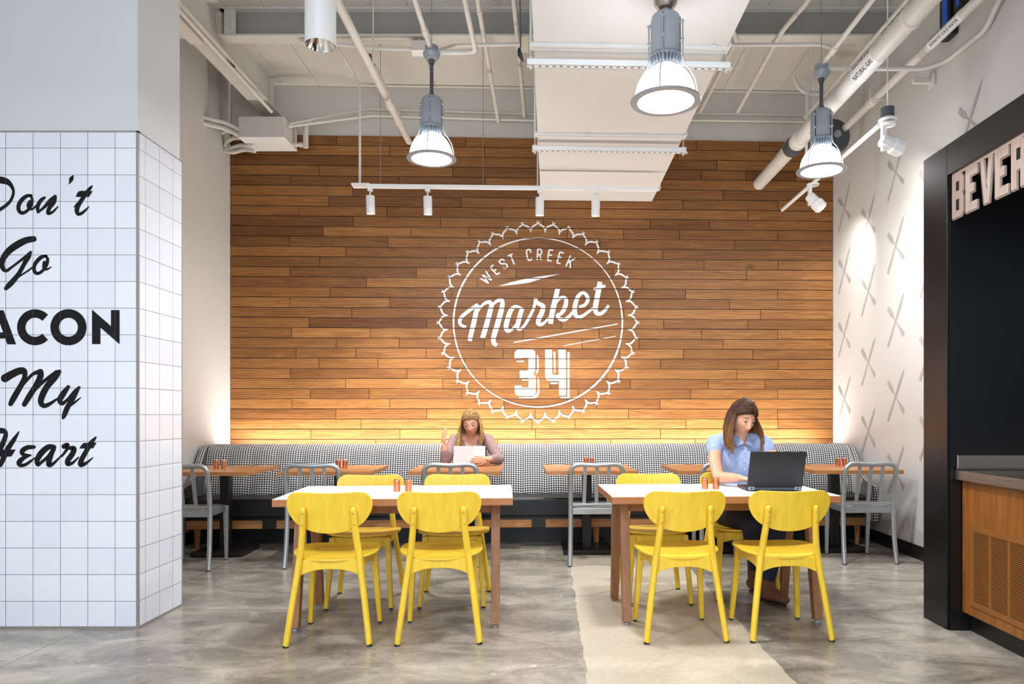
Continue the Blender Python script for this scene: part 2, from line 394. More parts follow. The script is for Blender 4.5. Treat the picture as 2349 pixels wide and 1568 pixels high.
def signmetal():
    n = NT('brushed_sign_metal'); f = n.noise(n.coords(scale=(1, 60, 2)), 3, 3)
    n.set(Base_Color=n.ramp(f, [(0.3, lin(168, 148, 138)), (0.7, lin(192, 173, 163))]), Metallic=0.35, Roughness=0.4); return n.m
M['sign'] = signmetal()
M['print'] = plain('grey_wallpaper_print', lin(168, 165, 165), 0.6, var=0.03, scale=10)
# ================================================================== THE SETTING
XL, XR = -3.33, 3.07; ZD = 4.66; YF = -4.0
struct(MB().add([(XL - .3, YF, 0), (XR + .3, YF, 0), (XR + .3, 8.3, 0), (XL - .3, 8.3, 0), (XL - .3, YF, -.1), (XR + .3, YF, -.1), (XR + .3, 8.3, -.1), (XL - .3, 8.3, -.1)],
       [(0, 1, 2, 3), (7, 6, 5, 4), (0, 4, 5, 1), (1, 5, 6, 2), (2, 6, 7, 3), (3, 7, 4, 0)]).build('floor', M['concrete'], smooth=0))
m = MB(); x = XL - 0.3                        # deck: long panels with a narrow joint between them
for k in range(11):
    x1 = x + 0.61; m.box(x + 0.002, x1 - 0.002, YF, 8.2, ZD, ZD + 0.08); x = x1
m.box(XL - .3, XR + .3, YF, 8.2, ZD + 0.08, ZD + 0.12)
struct(m.build('ceiling', M['deck'], smooth=0))
def slab(x0, y0, x1, y1, t, z0, z1):          # wall between two plan points, thickness t to the left of the way
    a, b = Vector((x0, y0)), Vector((x1, y1)); d = (b - a).normalized(); nn = Vector((-d.y, d.x)) * t
    q = [a, b, b + nn, a + nn]; m = MB(); m.prism([tuple(p) for p in q], lambda x, y: (x, y, z0), lambda x, y: (x, y, z1)); return m
struct(slab(XR + .2, wall_y(XR + .2) + .03, XL - .2, wall_y(XL - .2) + .03, -0.15, 0, ZD).build('wall_back', M['white_paint'], smooth=0))
struct(MB().box(XL - .15, XL, YF, wall_y(XL) + .1, 0, ZD).build('wall_left', M['wall_paint'], smooth=0))
wr = struct(MB().box(XR, XR + .15, YF, wall_y(XR) + .1, 0, ZD).build('wall_right', M['wall_paint'], smooth=0))
struct(MB().box(XR - .014, XR, 4.3, 7.88, 0, 0.115).build('baseboard_right', M['black'], smooth=0, bevel=.003))
struct(MB().box(XL, XL + .014, 4.6, 7.62, 0, 0.115).build('baseboard_left', M['black'], smooth=0, bevel=.003))

# crossed knives and forks printed on the right wall
def cutlery(m, yc, zc, s=1.0):
    f = lambda u, v: (XR - 0.0015, yc - u * s, zc + v * s)    # u runs towards the camera
    def turned(pts, a): return [(x * cos(a) - y * sin(a), x * sin(a) + y * cos(a)) for x, y in pts]
    half = [(-.25, .010), (-.24, .016), (-.16, .017), (-.09, .013), (-.02, .010), (.0, .011), (.02, .015), (.10, .0185), (.18, .017), (.23, .011), (.262, .001)]
    knife = half + [(x, -w) for x, w in reversed(half)]
    m.poly(turned(knife, R(56)), f)
    fh = [(-.195, .014), (-.18, .0225), (-.14, .021), (-.10, .011), (-.04, .006), (.04, .006), (.065, .011), (.08, .020), (.10, .0235)]
    body = fh + [(x, -w) for x, w in reversed(fh)]
    a = R(137); m.poly(turned(body, a), f)
    for i in range(4):
        c = -.0189 + i * .0126; m.poly(turned([(.098, c - .0040), (.185, c - .0034), (.192, c), (.185, c + .0034), (.098, c + .0040)], a), f)
m = MB((-.0001, 0, 0))
ycol = (7.60, 7.03, 6.475, 5.905, 5.335, 4.765)
for i, yc in enumerate(ycol):
    zs = (3.34, 2.69, 2.025, 1.36, 0.70) if i % 2 == 0 else (3.06, 2.38, 1.70, 1.04)
    for zc in zs:
        m_ = zc
        if i == 0 and zc < .8: continue
        cutlery(m, yc, zc, 1.06)
m.build('printed_cutlery', M['print'], wr, smooth=0, fix=False)['label'] = 'crossed grey forks and knives printed on the wall'

# oak boards on the back wall
rows = {0: ([845, 1400, 1840], [1265, 1752]), 1: ([160, 1255, 1983], [1123]), 2: ([1018], [200, 1425]), 3: ([715, 1740], [1305, 1648, 2030]), 4: ([495, 1325, 1990], [1770]),
 5: ([972], [100, 1470]), 6: ([783, 1807, 2322], [1163, 1893]), 7: ([556, 1233, 2120], [500, 1663]), 8: ([973, 1646], [88, 910, 1367]), 9: ([743, 1418, 1865], [272, 706, 1138, 1892]),
 10: ([487, 1240, 2255], [525, 1562]), 11: ([919, 2030], [1007]), 12: ([717, 1689], [309, 1325, 1893]), 13: ([487, 1460, 2228], [625, 1652]), 14: ([1075, 1928], [850]),
 15: ([795, 1733], [82, 1182, 1891]), 16: ([486, 1257, 2108], [430, 1521]), 17: ([964, 1911], [709, 1760]), 18: ([634, 1542], [228, 1014, 1664]), 19: ([500, 1103, 1745, 2282], [518, 1307, 1892]),
 20: ([842, 1328, 1987], [387, 825, 1470]), 21: ([534, 994, 1535, 2127], [237, 678, 1166, 1700]), 22: ([713, 1165, 1830], [32, 991, 1896]), 23: ([488, 1387, 1993], [576, 1578]),
 24: ([916, 1663], [138, 759, 1358, 1795]), 25: ([645, 1097, 1810, 2265], [356, 1220, 1893]), 26: ([503, 1255, 2133], [499, 988, 1716]), 27: ([840, 1540], [24, 744, 1891]),
 28: ([1035], [2, 333, 1187, 1893]), 29: ([648, 1333], [28, 991]), 30: ([1148, 2085], [610, 1257])}
tones = {(1, 1): .82, (1, 2): .78, (5, 0): .75, (6, 0): .72, (7, 0): .62, (7, 1): .58, (3, 1): .55, (9, 0): .08, (9, 1): .98, (9, 2): 1.0, (4, 0): .2, (8, 0): .15, (10, 0): .2, (18, 1): .0, (19, 1): 1.0, (19, 0): .45,
         (18, 0): .6, (16, 0): .8, (14, 1): .8, (21, 6): .85, (21, 5): .15, (24, 3): .1, (24, 1): .8, (26, 3): .1, (8, 4): .15, (15, 0): .6, (3, 4): .1, (17, 3): .85, (25, 1): .15, (27, 0): .15, (12, 1): .3, (13, 1): .2,
         (2, 0): .15, (5, 1): .2, (4, 1): .22, (6, 1): .25, (2, 2): .3}
rnd = random.Random(3); m = MB(); cols = []
PITCH_G = 0.0030
for k in range(38):
    if k in rows: js = [520 + c / 3.3557 for c in rows[k][0]] + [1220 + c / 3.3557 for c in rows[k][1]]
    else: js = [600 + rnd.random() * 300, 1000 + rnd.random() * 200, 1300 + rnd.random() * 250, 1640 + rnd.random() * 200]
    xs = [XL + 0.0005] + [on_back(p, 700).x for p in js] + [XR - 0.0005]
    z1 = ROW0 + (15 - k) * ROW - PITCH_G; z0 = z1 - ROW + 2 * PITCH_G
    if z0 < 0.05: break
    for i in range(len(xs) - 1):
        a, b = xs[i] + .0024, xs[i + 1] - .0024; t = tones.get((k, i), 0.22 + 0.5 * rnd.random()); g = rnd.random(); bb = rnd.random(); pr = rnd.random() * 0.003
        e = 0.0022; Y = lambda x, d: wall_y(x) - d
        v = []
        for d, q in ((-.02, 0), (pr, 0), (pr + .0025, e)):
            v += [(a + q, Y(a, d), z0 + q), (b - q, Y(b, d), z0 + q), (b - q, Y(b, d), z1 - q), (a + q, Y(a, d), z1 - q)]
        f = [(8, 9, 10, 11)]
        for l in (0, 4): f += [(l + j, l + (j + 1) % 4, l + 4 + (j + 1) % 4, l + 4 + j) for j in range(4)]
        m.add(v, f); cols += [(t, g, bb)] * 12
pl = m.build('wall_board_cladding', M['oak'], smooth=0)
at = pl.data.attributes.new('board', 'FLOAT_VECTOR', 'POINT'); at.data.foreach_set('vector', [c for t in cols for c in t])
slab(XR, wall_y(XR) + .006, XL, wall_y(XL) + .006, -.002, .05, ROW0 + 15 * ROW - .002).build('gap_darkening_sheet', M['black'], pl, smooth=0)  # black sheet added behind the boards to darken the gaps
struct(pl, 'oak board cladding of the back wall')

# painted emblem on the boards (flat paint)
em = MB(); OFF = 0.0075
def zf(ox, oy, sc): return lambda x, y: on_back(ox + x / sc, oy + y / sc, OFF)
fA = zf(980, 480, 3.0154); cx, cy, rr = 766, 782, 584
def paint(name, build):
    m = MB((0, -.00016, 0)); build(m); o = m.build(name, M['emblem'], pl, smooth=0, fix=False); return o
def ringp(m):
    pts = [(cx + rr * cos(t), cy + rr * sin(t), 10 + 3 * sin(t * 2 + .5)) for t in [2 * pi * i / 140 for i in range(141)]]
    m.ribbon(pts, fA, straight=True)
    N = 40; rt, rv = 684, 640
    for i in range(N):
        a0 = -pi / 2 + 2 * pi * (i - 0.5) / N; at_ = a0 + pi / N; a1 = a0 + 2 * pi / N
        pt = lambda a, r: (cx + r * cos(a), cy + r * sin(a))
        rnd_ = random.Random(i); j = rnd_.random() * 4 - 2
        for sgn in (-1, 1):
            q0 = pt(at_ + sgn * 0.004, rt + j); q1 = pt(at_ + sgn * pi / N * 0.40, rt - 11); q2 = pt(at_ + sgn * pi / N * 0.80, rv + 19); q3 = pt(at_ + sgn * pi / N, rv - 6)
            m.ribbon([(*q0, 9), (*q1, 12), (*q2, 12), (*q3, 8)], fA, 5)
        m.ribbon([(*pt(at_, rt), 9), (*pt(at_ - .010, rt + 17), 5)], fA, 3); m.ribbon([(*pt(at_, rt), 9), (*pt(at_ + .012, rt + 15), 5)], fA, 3)
        m.ribbon([(*pt(a0, rv + 6), 12), (*pt(a0, rv - 12), 9)], fA, 3)
paint('painted_scalloped_ring', ringp)
def west(m):
    f = zf(1080, 540, 9.035); w = 32
    for st in ([(190, 880), (368, 990)], [(368, 990), (242, 812)], [(242, 812), (430, 925)], [(430, 925), (312, 737)],
               [(405, 662), (542, 812)], [(402, 668), (470, 605)], [(468, 740), (530, 698)], [(538, 812), (600, 765)],
               [(765, 425), (868, 380)], [(822, 402), (900, 600)],
               [(1388, 282), (1374, 508)], [(1430, 395), (1458, 508)],
               [(1622, 300), (1590, 515)], [(1622, 295), (1706, 305)], [(1610, 400), (1682, 406)], [(1590, 515), (1672, 528)],
               [(1845, 338), (1783, 568)], [(1845, 338), (1925, 366)], [(1815, 445), (1886, 464)], [(1783, 566), (1862, 582)],
               [(2068, 412), (1972, 640)], [(2172, 465), (2022, 562)], [(2060, 525), (2064, 682)]):
        m.ribbon([(*st[0], w), (*st[1], w)], f, straight=True)
    for st in ([(690, 515), (650, 492), (605, 512), (592, 550), (640, 585), (705, 582), (748, 610), (755, 650), (715, 676), (665, 668)],
               [(1240, 340), (1228, 298), (1185, 290), (1155, 325), (1165, 420), (1178, 480), (1205, 510), (1245, 505), (1262, 470)],
               [(1385, 282), (1440, 285), (1466, 315), (1460, 372), (1430, 395), (1382, 395)]):
        m.ribbon([(*p, w) for p in st], f, 6)
paint('painted_arched_words', west)
def slash(m): m.poly([(565, 1048), (830, 965), (1090, 905), (1400, 850), (1855, 793), (1480, 890), (1200, 980), (890, 1020)], zf(1080, 540, 9.035))
paint('painted_slash', slash)
def market(m):
    f = zf(1040, 640, 5.8725)
    for st in ([(172, 642, 32), (110, 622, 42), (84, 570, 48), (112, 508, 48), (180, 448, 48), (260, 388, 48), (335, 345, 56)],
               [(335, 345, 50), (310, 430, 62), (275, 590, 66), (240, 730, 62), (218, 832, 58)],
               [(330, 440, 18), (395, 345, 36), (475, 308, 52), (512, 345, 60), (490, 450, 66), (445, 620, 68), (392, 795, 68)],
               [(480, 420, 18), (555, 318, 40), (635, 280, 52), (662, 320, 60), (640, 440, 70), (590, 620, 72), (540, 790, 66), (548, 860, 60), (588, 890, 50)],
               [(930, 395, 28), (880, 378, 40), (825, 372, 46), (770, 430, 62), (725, 560, 68), (710, 655, 64), (738, 698, 52), (795, 670, 34), (850, 600, 24)],
               [(930, 390, 60), (905, 460, 62), (872, 590, 64), (862, 655, 50), (905, 672, 38), (960, 620, 40), (1030, 500, 42), (1085, 380, 38), (1108, 270, 44)],
               [(1112, 250, 46), (1112, 300, 54), (1160, 335, 58), (1208, 365, 62), (1195, 440, 66), (1155, 530, 68), (1142, 592, 58), (1178, 610, 50), (1232, 580, 38), (1285, 520, 28)],
               [(1405, 125, 62), (1385, 220, 68), (1350, 370, 72), (1322, 500, 70), (1308, 602, 66)],
               [(1385, 330, 18), (1420, 268, 42), (1480, 245, 46), (1520, 285, 54), (1500, 385, 60), (1450, 462, 50), (1388, 482, 38)],
               [(1385, 482, 36), (1430, 530, 50), (1490, 548, 50), (1552, 510, 46), (1610, 440, 36)],
               [(1692, 372, 34), (1775, 345, 46), (1812, 270, 52), (1785, 205, 48), (1735, 185, 44), (1680, 235, 56), (1642, 340, 62), (1636, 450, 62), (1672, 508, 50), (1735, 498, 46), (1805, 450, 40), (1880, 390, 32)],
               [(1975, 35, 66), (1960, 130, 72), (1930, 280, 72), (1912, 395, 68), (1930, 458, 56), (1990, 462, 50), (2050, 412, 44), (2092, 350, 34)],
               [(1885, 136, 28), (1960, 112, 38), (2048, 90, 40)]):
        m.ribbon(st, f, 7, butt=True)
    m.ribbon([(810, 853, 14), (1500, 730, 17), (2212, 603, 14)], f, straight=True); m.ribbon([(1485, 898, 9), (2186, 768, 9)], f, straight=True)
paint('painted_script_word', market)
def numb(m):
    f = zf(1160, 780, 10.453)
    for pg in ([(212, 440), (212, 310), (235, 255), (290, 222), (640, 222), (700, 260), (712, 320), (712, 690), (700, 740), (670, 795), (710, 850), (722, 910), (722, 1270), (700, 1310), (650, 1335), (300, 1335), (240, 1300), (218, 1230), (218, 1085), (375, 1085), (405, 1130), (548, 1130), (548, 905), (335, 905), (335, 730), (520, 730), (545, 690), (545, 420), (400, 420), (370, 440)],
               [(750, 335), (785, 390), (795, 690), (780, 750), (735, 810), (712, 785), (750, 700)], [(765, 875), (800, 930), (812, 1250), (780, 1340), (700, 1392), (320, 1392), (320, 1362), (640, 1358), (730, 1310), (765, 1220)],
               [(260, 490), (445, 490), (445, 522), (260, 522)], [(385, 940), (535, 940), (535, 970), (385, 970)],
               [(948, 225), (1110, 225), (1110, 790), (1140, 830), (1275, 830), (1262, 225), (1440, 225), (1448, 1325), (1280, 1325), (1275, 978), (1030, 978), (970, 935), (948, 860)],
               [(1145, 285), (1192, 285), (1192, 780), (1160, 795)], [(1482, 285), (1530, 285), (1532, 1388), (1482, 1388)], [(1320, 1355), (1482, 1355), (1482, 1388), (1320, 1388)], [(1070, 1008), (1245, 1008), (1245, 1050), (1070, 1050)]):
        m.poly(pg, f)
paint('painted_number', numb)

# ---------------------------------------------------------------- tiled column at the left
CY0, CXR, CY1 = 4.11, -2.302, 4.604; ZT = 2.789
col = struct(MB().box(XL + .002, CXR - .012, CY0 + .012, CY1 - .004, 0, ZD - .002).build('column', M['grey_paint'], smooth=0, bevel=.004), 'column with white square tiles and black lettering')
MB().box(XL + .002, CXR, CY0, CY1, 0.012, ZT - .006).build('glazed_tiles', M['tile'], col, smooth=0)
tm = MB(); g = .0115
tm.box(CXR - g, CXR + .0015, CY0 - .0015, CY0 + g, 0.0, ZT)
tm.box(XL + .002, CXR + .0015, CY0 - .0015, CY0 + .02, ZT - .007, ZT + .001); tm.box(CXR - .02, CXR + .0015, CY0, CY1, ZT - .007, ZT + .001)
tm.box(CXR - g, CXR + .0015, CY1 - .007, CY1 + .0015, 0, ZT); tm.box(CXR - .02, CXR + .006, CY0, CY1, 0.0, .013); tm.box(XL + .002, CXR + .004, CY0 - .004, CY0 + .02, 0.0, .012)
tm.build('metal_edge_trim', M['trim_metal'], col, smooth=0)
def on_col(ox, oy, sc): return lambda x, y: P(ox + x / sc, oy + y / sc, CY0 - .0015)
def letters(name, f, strokes, polys):
    m = MB((0, -.0001, 0))
    for s_ in strokes: m.ribbon(s_, f, 7)
    for p in polys: m.poly(p, f)
    m.build(name, M['tile_letter'], col, smooth=0, fix=False)
letters('painted_word', on_col(0, 380, 4.9), [
    [(-150, 200, 30), (-90, 168, 60), (-30, 160, 76), (20, 162, 78), (80, 180, 66), (125, 222, 44), (150, 282, 32), (142, 340, 32), (112, 400, 34), (60, 450, 38), (0, 490, 40), (-70, 525, 44), (-150, 540, 40)],
    [(-60, 190, 50), (-100, 330, 60), (-150, 520, 50)],
    [(350, 333, 30), (300, 340, 40), (243, 385, 48), (208, 450, 46), (215, 508, 42), (255, 530, 40), (310, 500, 34), (350, 440, 40), (362, 380, 32), (345, 342, 28)],
    [(335, 395, 26), (318, 440, 40), (330, 480, 34), (365, 485, 24), (405, 450, 20)],
    [(500, 358, 30), (458, 390, 42), (424, 455, 44), (428, 520, 34)], [(430, 522, 20), (500, 462, 34), (565, 395, 50), (620, 342, 34)],
    [(622, 345, 36), (605, 405, 50), (555, 475, 46), (540, 532, 40), (582, 526, 28), (622, 490, 22), (652, 458, 12)],
    [(820, 115, 18), (802, 148, 48), (788, 185, 22), (773, 207, 5)],
    [(1035, 229, 18), (1000, 268, 40), (940, 352, 44), (882, 442, 50), (864, 502, 50), (878, 543, 38), (920, 532, 34), (965, 495, 24), (998, 460, 10)], [(830, 466, 8), (872, 425, 26)]],
    [[(852, 350), (866, 312), (884, 288), (915, 281), (1042, 285), (1000, 350)]])
letters('painted_word', on_col(0, 380, 4.9), [
    [(378, 822, 66), (300, 835, 72), (205, 880, 80), (105, 950, 76), (42, 1030, 68), (20, 1100, 60), (36, 1158, 50), (72, 1178, 38), (130, 1140, 28), (220, 1072, 28), (300, 1010, 34)],
    [(345, 970, 30), (318, 1015, 62), (270, 1105, 48), (212, 1210, 50), (150, 1290, 60), (100, 1342, 60), (66, 1378, 44)], [(165, 1282, 14), (240, 1228, 18), (320, 1175, 20), (378, 1128, 16)],
    [(520, 1012, 28), (460, 1030, 44), (402, 1090, 44), (380, 1150, 42), (396, 1198, 40), (432, 1208, 36), (482, 1175, 34), (520, 1110, 46), (535, 1050, 34), (515, 1015, 26)], [(498, 1085, 36), (495, 1138, 38), (522, 1165, 26), (576, 1136, 10)]], [])
f4 = on_col(0, 680, 3.7333)
arc = lambda cx, cy, r, a, b, w, n=24: [(cx + r * cos(R(a + (b - a) * i / n)), cy + r * sin(R(a + (b - a) * i / n)), w) for i in range(n + 1)]
m = MB((0, -.0001, 0)); m.ribbon(arc(300, 262, 118, -43, -317, 72, 30), f4, straight=True); m.ribbon(arc(586, 262, 118, 90, 451, 74, 40), f4, straight=True)
for pg in ([(788, 110), (950, 252), (950, 115), (1024, 115), (1024, 408), (860, 265), (860, 406), (788, 406)], [(-2, 117), (30, 117), (138, 408), (62, 408), (-10, 200)], [(-8, 117), (-40, 117), (-148, 408), (-72, 408), (0, 200)], [(-58, 306), (42, 306), (62, 358), (-72, 358)],
           [(-420, 115), (-350, 115), (-350, 406), (-420, 406)]): m.poly(pg, f4)
m.ribbon([(-350, 142, 52), (-270, 142, 54), (-232, 185, 60), (-262, 232, 54), (-350, 238, 50)], f4, 6); m.ribbon([(-350, 262, 52), (-262, 264, 54), (-215, 320, 66), (-255, 376, 56), (-350, 380, 52)], f4, 6)
m.build('painted_word', M['tile_letter'], col, smooth=0, fix=False)
letters('painted_word', f4, [
    [(42, 698, 70), (100, 665, 64), (160, 638, 60), (203, 636, 54), (212, 680, 42), (190, 740, 46), (150, 810, 50), (110, 880, 50), (90, 918, 40)], [(130, 835, 20), (200, 748, 26), (278, 665, 28), (335, 645, 44)],
    [(345, 645, 54), (345, 685, 54), (308, 760, 48), (252, 850, 50), (208, 922, 42)], [(220, 890, 20), (330, 765, 28), (420, 690, 30), (485, 645, 36)],
    [(508, 642, 36), (472, 690, 52), (402, 770, 54), (357, 860, 54), (352, 912, 46), (382, 934, 40), (432, 914, 30), (492, 872, 16)],
    [(585, 773, 32), (542, 830, 50), (512, 885, 46), (532, 914, 34), (580, 880, 26), (640, 815, 34), (678, 777, 24)], [(675, 780, 24), (632, 860, 38), (582, 940, 44), (552, 1010, 42), (540, 1040, 22)], [(578, 955, 12), (640, 905, 18), (690, 865, 8)]], [])
letters('painted_word', f4, [
    [(-120, 1195, 40), (-40, 1155, 50), (25, 1148, 46), (48, 1170, 38), (40, 1215, 42), (5, 1295, 46), (-45, 1380, 46)], [(162, 1156, 10), (120, 1222, 36), (62, 1310, 46), (26, 1390, 46), (6, 1445, 28)],
    [(290, 1287, 32), (232, 1292, 40), (190, 1322, 42), (200, 1350, 32), (262, 1358, 16)], [(255, 1358, 16), (195, 1385, 38), (163, 1420, 44), (176, 1443, 34), (216, 1438, 28), (262, 1408, 22), (298, 1380, 12)],
    [(462, 1287, 40), (412, 1288, 46), (352, 1340, 52), (318, 1400, 44), (324, 1438, 32), (352, 1420, 26), (412, 1368, 28), (460, 1308, 38)], [(455, 1310, 38), (426, 1380, 48), (418, 1438, 42), (452, 1432, 28), (502, 1385, 16), (535, 1350, 12)],
    [(548, 1282, 42), (578, 1270, 38), (570, 1310, 26), (530, 1365, 18)], [(575, 1300, 22), (632, 1298, 42), (620, 1345, 46), (582, 1400, 46), (582, 1432, 38), (622, 1422, 24), (672, 1375, 12)],
    [(822, 1203, 14), (780, 1252, 40), (740, 1320, 40), (697, 1400, 44), (692, 1438, 42), (732, 1428, 28), (796, 1378, 8)]],
    [[(-130, 1335), (-90, 1312), (135, 1308), (98, 1368), (-130, 1370)], [(680, 1300), (696, 1272), (716, 1252), (828, 1248), (798, 1298)]])

# ---------------------------------------------------------------- steel overhead
def ibeam(name, p0, p1, wf, h, tf=.018, tw=.014):
    p0, p1 = Vector(p0), Vector(p1); m = MB()              # p at the middle of the bottom
    up = Vector((0, 0, 1))
    m.bar(p0 + up * tf / 2, p1 + up * tf / 2, wf, tf); m.bar(p0 + up * (h - tf / 2), p1 + up * (h - tf / 2), wf, tf)
    o = struct(m.build(name, M['beam_paint'], smooth=0, bevel=.003)); MB().bar(p0 + up * h / 2, p1 + up * h / 2, tw, h - 2 * tf).build('web', M['beam_web' if abs(p0.y - p1.y) < .1 else 'beam_paint'], o, smooth=0)  # crosswise beams get a darker grey web than their flanges
    return o
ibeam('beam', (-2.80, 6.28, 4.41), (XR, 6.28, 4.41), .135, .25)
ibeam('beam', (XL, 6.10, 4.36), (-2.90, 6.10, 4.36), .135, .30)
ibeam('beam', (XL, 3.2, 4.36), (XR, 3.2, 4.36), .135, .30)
ibeam('beam', (-2.86, 3.3, 4.285), (-2.86, 7.62, 4.285), .20, .375)
bo = MB()
for dz in (.06, .13): bo.lathe([(.018, -.012), (.018, 0)], Matrix.Translation((-2.70, 6.21, 4.43 + dz)) @ Matrix.Rotation(pi / 2, 4, 'X'), 12)
bo.box(-2.755, -2.66, 6.222, 6.24, 4.43, 4.64)
o = bo.build('trim_beam_bolts', M['beam_paint'], smooth=40); struct(o)

# ---------------------------------------------------------------- duct and its hangers
t = thing('air_duct', 'wide white rectangular air duct running to the oak wall above the tables', 'duct', (0.51, 5.2, 3.47))
def loc(o, t): o.data.transform(Matrix.Translation(-Vector(t.location))); return o
DY1 = wall_y(.5) - .012
m = MB(); q = [(-.10, 1.5), (1.107, 1.5), (1.107, wall_y(1.107) - .012), (-.083, wall_y(-.083) - .012)]
m.prism(q, lambda x, y: (x, y, 3.47), lambda x, y: (x, y, 4.02)); loc(m.build('duct_body', M['duct'], t, smooth=0, bevel=.006), t)
for yy in (2.9, 4.50, 5.92, 7.32):
    m = MB(); y_ = yy + SK * .5
    for d in (-.020, .020): m.bar((-.115, y_ + d - .01, 3.466), (1.122, y_ + d + .035, 3.466), .030, .022)
    for sx in (-.108, 1.115): m.box(sx - .008, sx + .008, y_ - .03, y_ + .03, 3.456, 4.03)
    for kx in (0.0, .3, .72, 1.0): m.box(kx, kx + .03, y_ - .034, y_ - .026, 3.447, 3.462)
    loc(m.build('flange', M['duct'], t, smooth=0, bevel=.002), t)
for yy, lab in ((6.13, 'slotted white strut channel under the duct, the one nearer the oak wall'), (4.64, 'slotted white strut channel under the duct, behind the big pendant lamp')):
    z = 3.415; t = thing('strut_hanger', lab, 'hanger', (.51, yy, z), ROT, 'strut channels under the duct')
    w = .645; m = MB(); m.box(-w, w, -.021, -.018, -.021, .021); m.box(-w, w, .018, .021, -.021, .021); m.box(-w, w, -.021, .021, .018, .021)
    k = -w
    while k < w - .02:
        m.box(k, k + .027, -.021, .021, -.021, -.018); m.box(k + .027, k + .045, -.021, -.009, -.021, -.018); m.box(k + .027, k + .045, .009, .021, -.021, -.018); k += .045
    m.build('channel', M['white_plastic'], t, smooth=0)
    b = MB().box(-w + .002, w - .002, -.0175, .0175, -.0172, .012); b.build('channel_dark_fill', M['black'], t, smooth=0)  # black filler stands in for the shaded hollow behind the slots
    for sx in (-1, 1):
        m = MB().cyl((sx * (w - .022), 0, -.045), (sx * (w - .022), 0, ZD - z), .005, seg=8).lathe([(.011, -.034), (.011, -.022)], Matrix.Translation((sx * (w - .022), 0, 0)), 6).lathe([(.011, .022), (.011, .034)], Matrix.Translation((sx * (w - .022), 0, 0)), 6)
        m.build('threaded_rod', M['steel_white'], t)

# ---------------------------------------------------------------- pipes and conduits
def pipe(name, label, pts, r, mat='steel_white', cat='pipe', coup=(), group=None, seg=14):
    pts = [Vector(p) for p in pts]; m = MB()
    # round the bends
    out = [pts[0]]
    for i in range(1, len(pts) - 1):
        a, b, c = pts[i - 1], pts[i], pts[i + 1]; k = min(4.0 * r, .4 * (a - b).length, .4 * (c - b).length)
        p, q = b + (a - b).normalized() * k, b + (c - b).normalized() * k
        for s_ in range(7): u = s_ / 6; out.append(p * (1 - u) ** 2 + b * 2 * u * (1 - u) + q * u * u)
    out.append(pts[-1])
    m.tube(out, r, seg)
    for a, b, rr_ in coup: m.tube([a, a + (b - a) * .12, b - (b - a) * .12, b], [rr_ * .93, rr_, rr_, rr_ * .93], seg)
    o = m.build(name, M[mat], smooth=50); tag(o, label, cat, group); return o
V = Vector
# sprinkler pipe at the left of the first pendant
a, b = P(938, 325, 7.70), P(738, -60, 4.79); b = V((a.x, 3.1, a.z))
pipe('sprinkler_pipe', 'thick white sprinkler pipe running to the oak wall beside the left pendant', [a, b], .033, coup=[(V((a.x, 6.75, a.z)), V((a.x, 6.84, a.z)), .043), (V((a.x, 7.12, a.z)), V((a.x, 7.2, a.z)), .043)])
q = P(912, 262, 7.60); p = V((q.x, 6.55, q.z))
o = pipe('sprinkler_branch', 'short white pipe with a red-capped sprinkler head behind the thick sprinkler pipe', [p, q], .026, coup=[(q - V((0, .10, 0)), q - V((0, .02, 0)), .034)])
MB().cyl((a.x, 6.13, a.z + .03), (a.x, 6.13, ZD), .006, seg=8).tube([(a.x, 6.11, a.z), (a.x, 6.15, a.z)], .039, 14).build('pipe_hanger_rod', M['steel_white'], bpy.data.objects['sprinkler_pipe'])
MB().cyl(p, p - V((0, .05, -.012)), .014, seg=10).cyl(p - V((0, .05, -.012)), p - V((0, .13, -.02)), .011, seg=10).build('sprinkler_head', M['dark_grey'], o)
MB().cyl(p - V((0, .13, -.02)), p - V((0, .15, -.022)), .020, seg=12).build('cap', plain('red_cap', lin(130, 40, 28), .5), o)['label'] = 'red cap'
q = P(1143, 278, 7.72); pipe('conduit', 'long thin white pipe ending at the back wall midway between pendant lamp and duct', [V((q.x, 3.2, q.z)), q], .019, coup=[(V((q.x, y, q.z)), V((q.x, y + .05, q.z)), .024) for y in (5.6, 6.4)], cat='conduit')
q = P(1203, 266, 7.72); pipe('conduit', 'long thin white pipe ending at the back wall just left of the duct', [V((q.x - .02, 3.2, q.z)), q], .019, coup=[(V((q.x - .01, 6.9, q.z)), V((q.x, 6.95, q.z)), .024)], cat='conduit')
# conduits along the upper back wall
def along(py0, py1, x0, x1, lab, lead, tail=None):
    A = on_back(x0, py0, .05); B = on_back(x1, py1, .05); pts = [V(q) for q in lead] + [A, B] + ([V(q) for q in tail] if tail else [])
    pipe('conduit', lab, pts, .013, cat='conduit', coup=[(on_back(k, py0 + (py1 - py0) * (k - x0) / (x1 - x0), .05), on_back(k + 5, py0 + (py1 - py0) * (k - x0) / (x1 - x0), .05), .017) for k in (1060, 1105)])
along(250, 262, 840, 1230, 'upper of two thin conduits along the white wall left of the duct', [P(665, 284, 7.3)])
along(265, 276, 850, 1230, 'lower of two thin conduits along the white wall left of the duct', [P(662, 290, 7.3)])
for y0, y1, lab in ((260, 264, 'upper of two thin conduits along the white wall right of the duct'), (275, 279, 'lower of two thin conduits along the white wall right of the duct')):
    A = on_back(1575, y0, .05); B = on_back(1862, y1, .05); pipe('conduit', lab, [A, B], .013, cat='conduit')
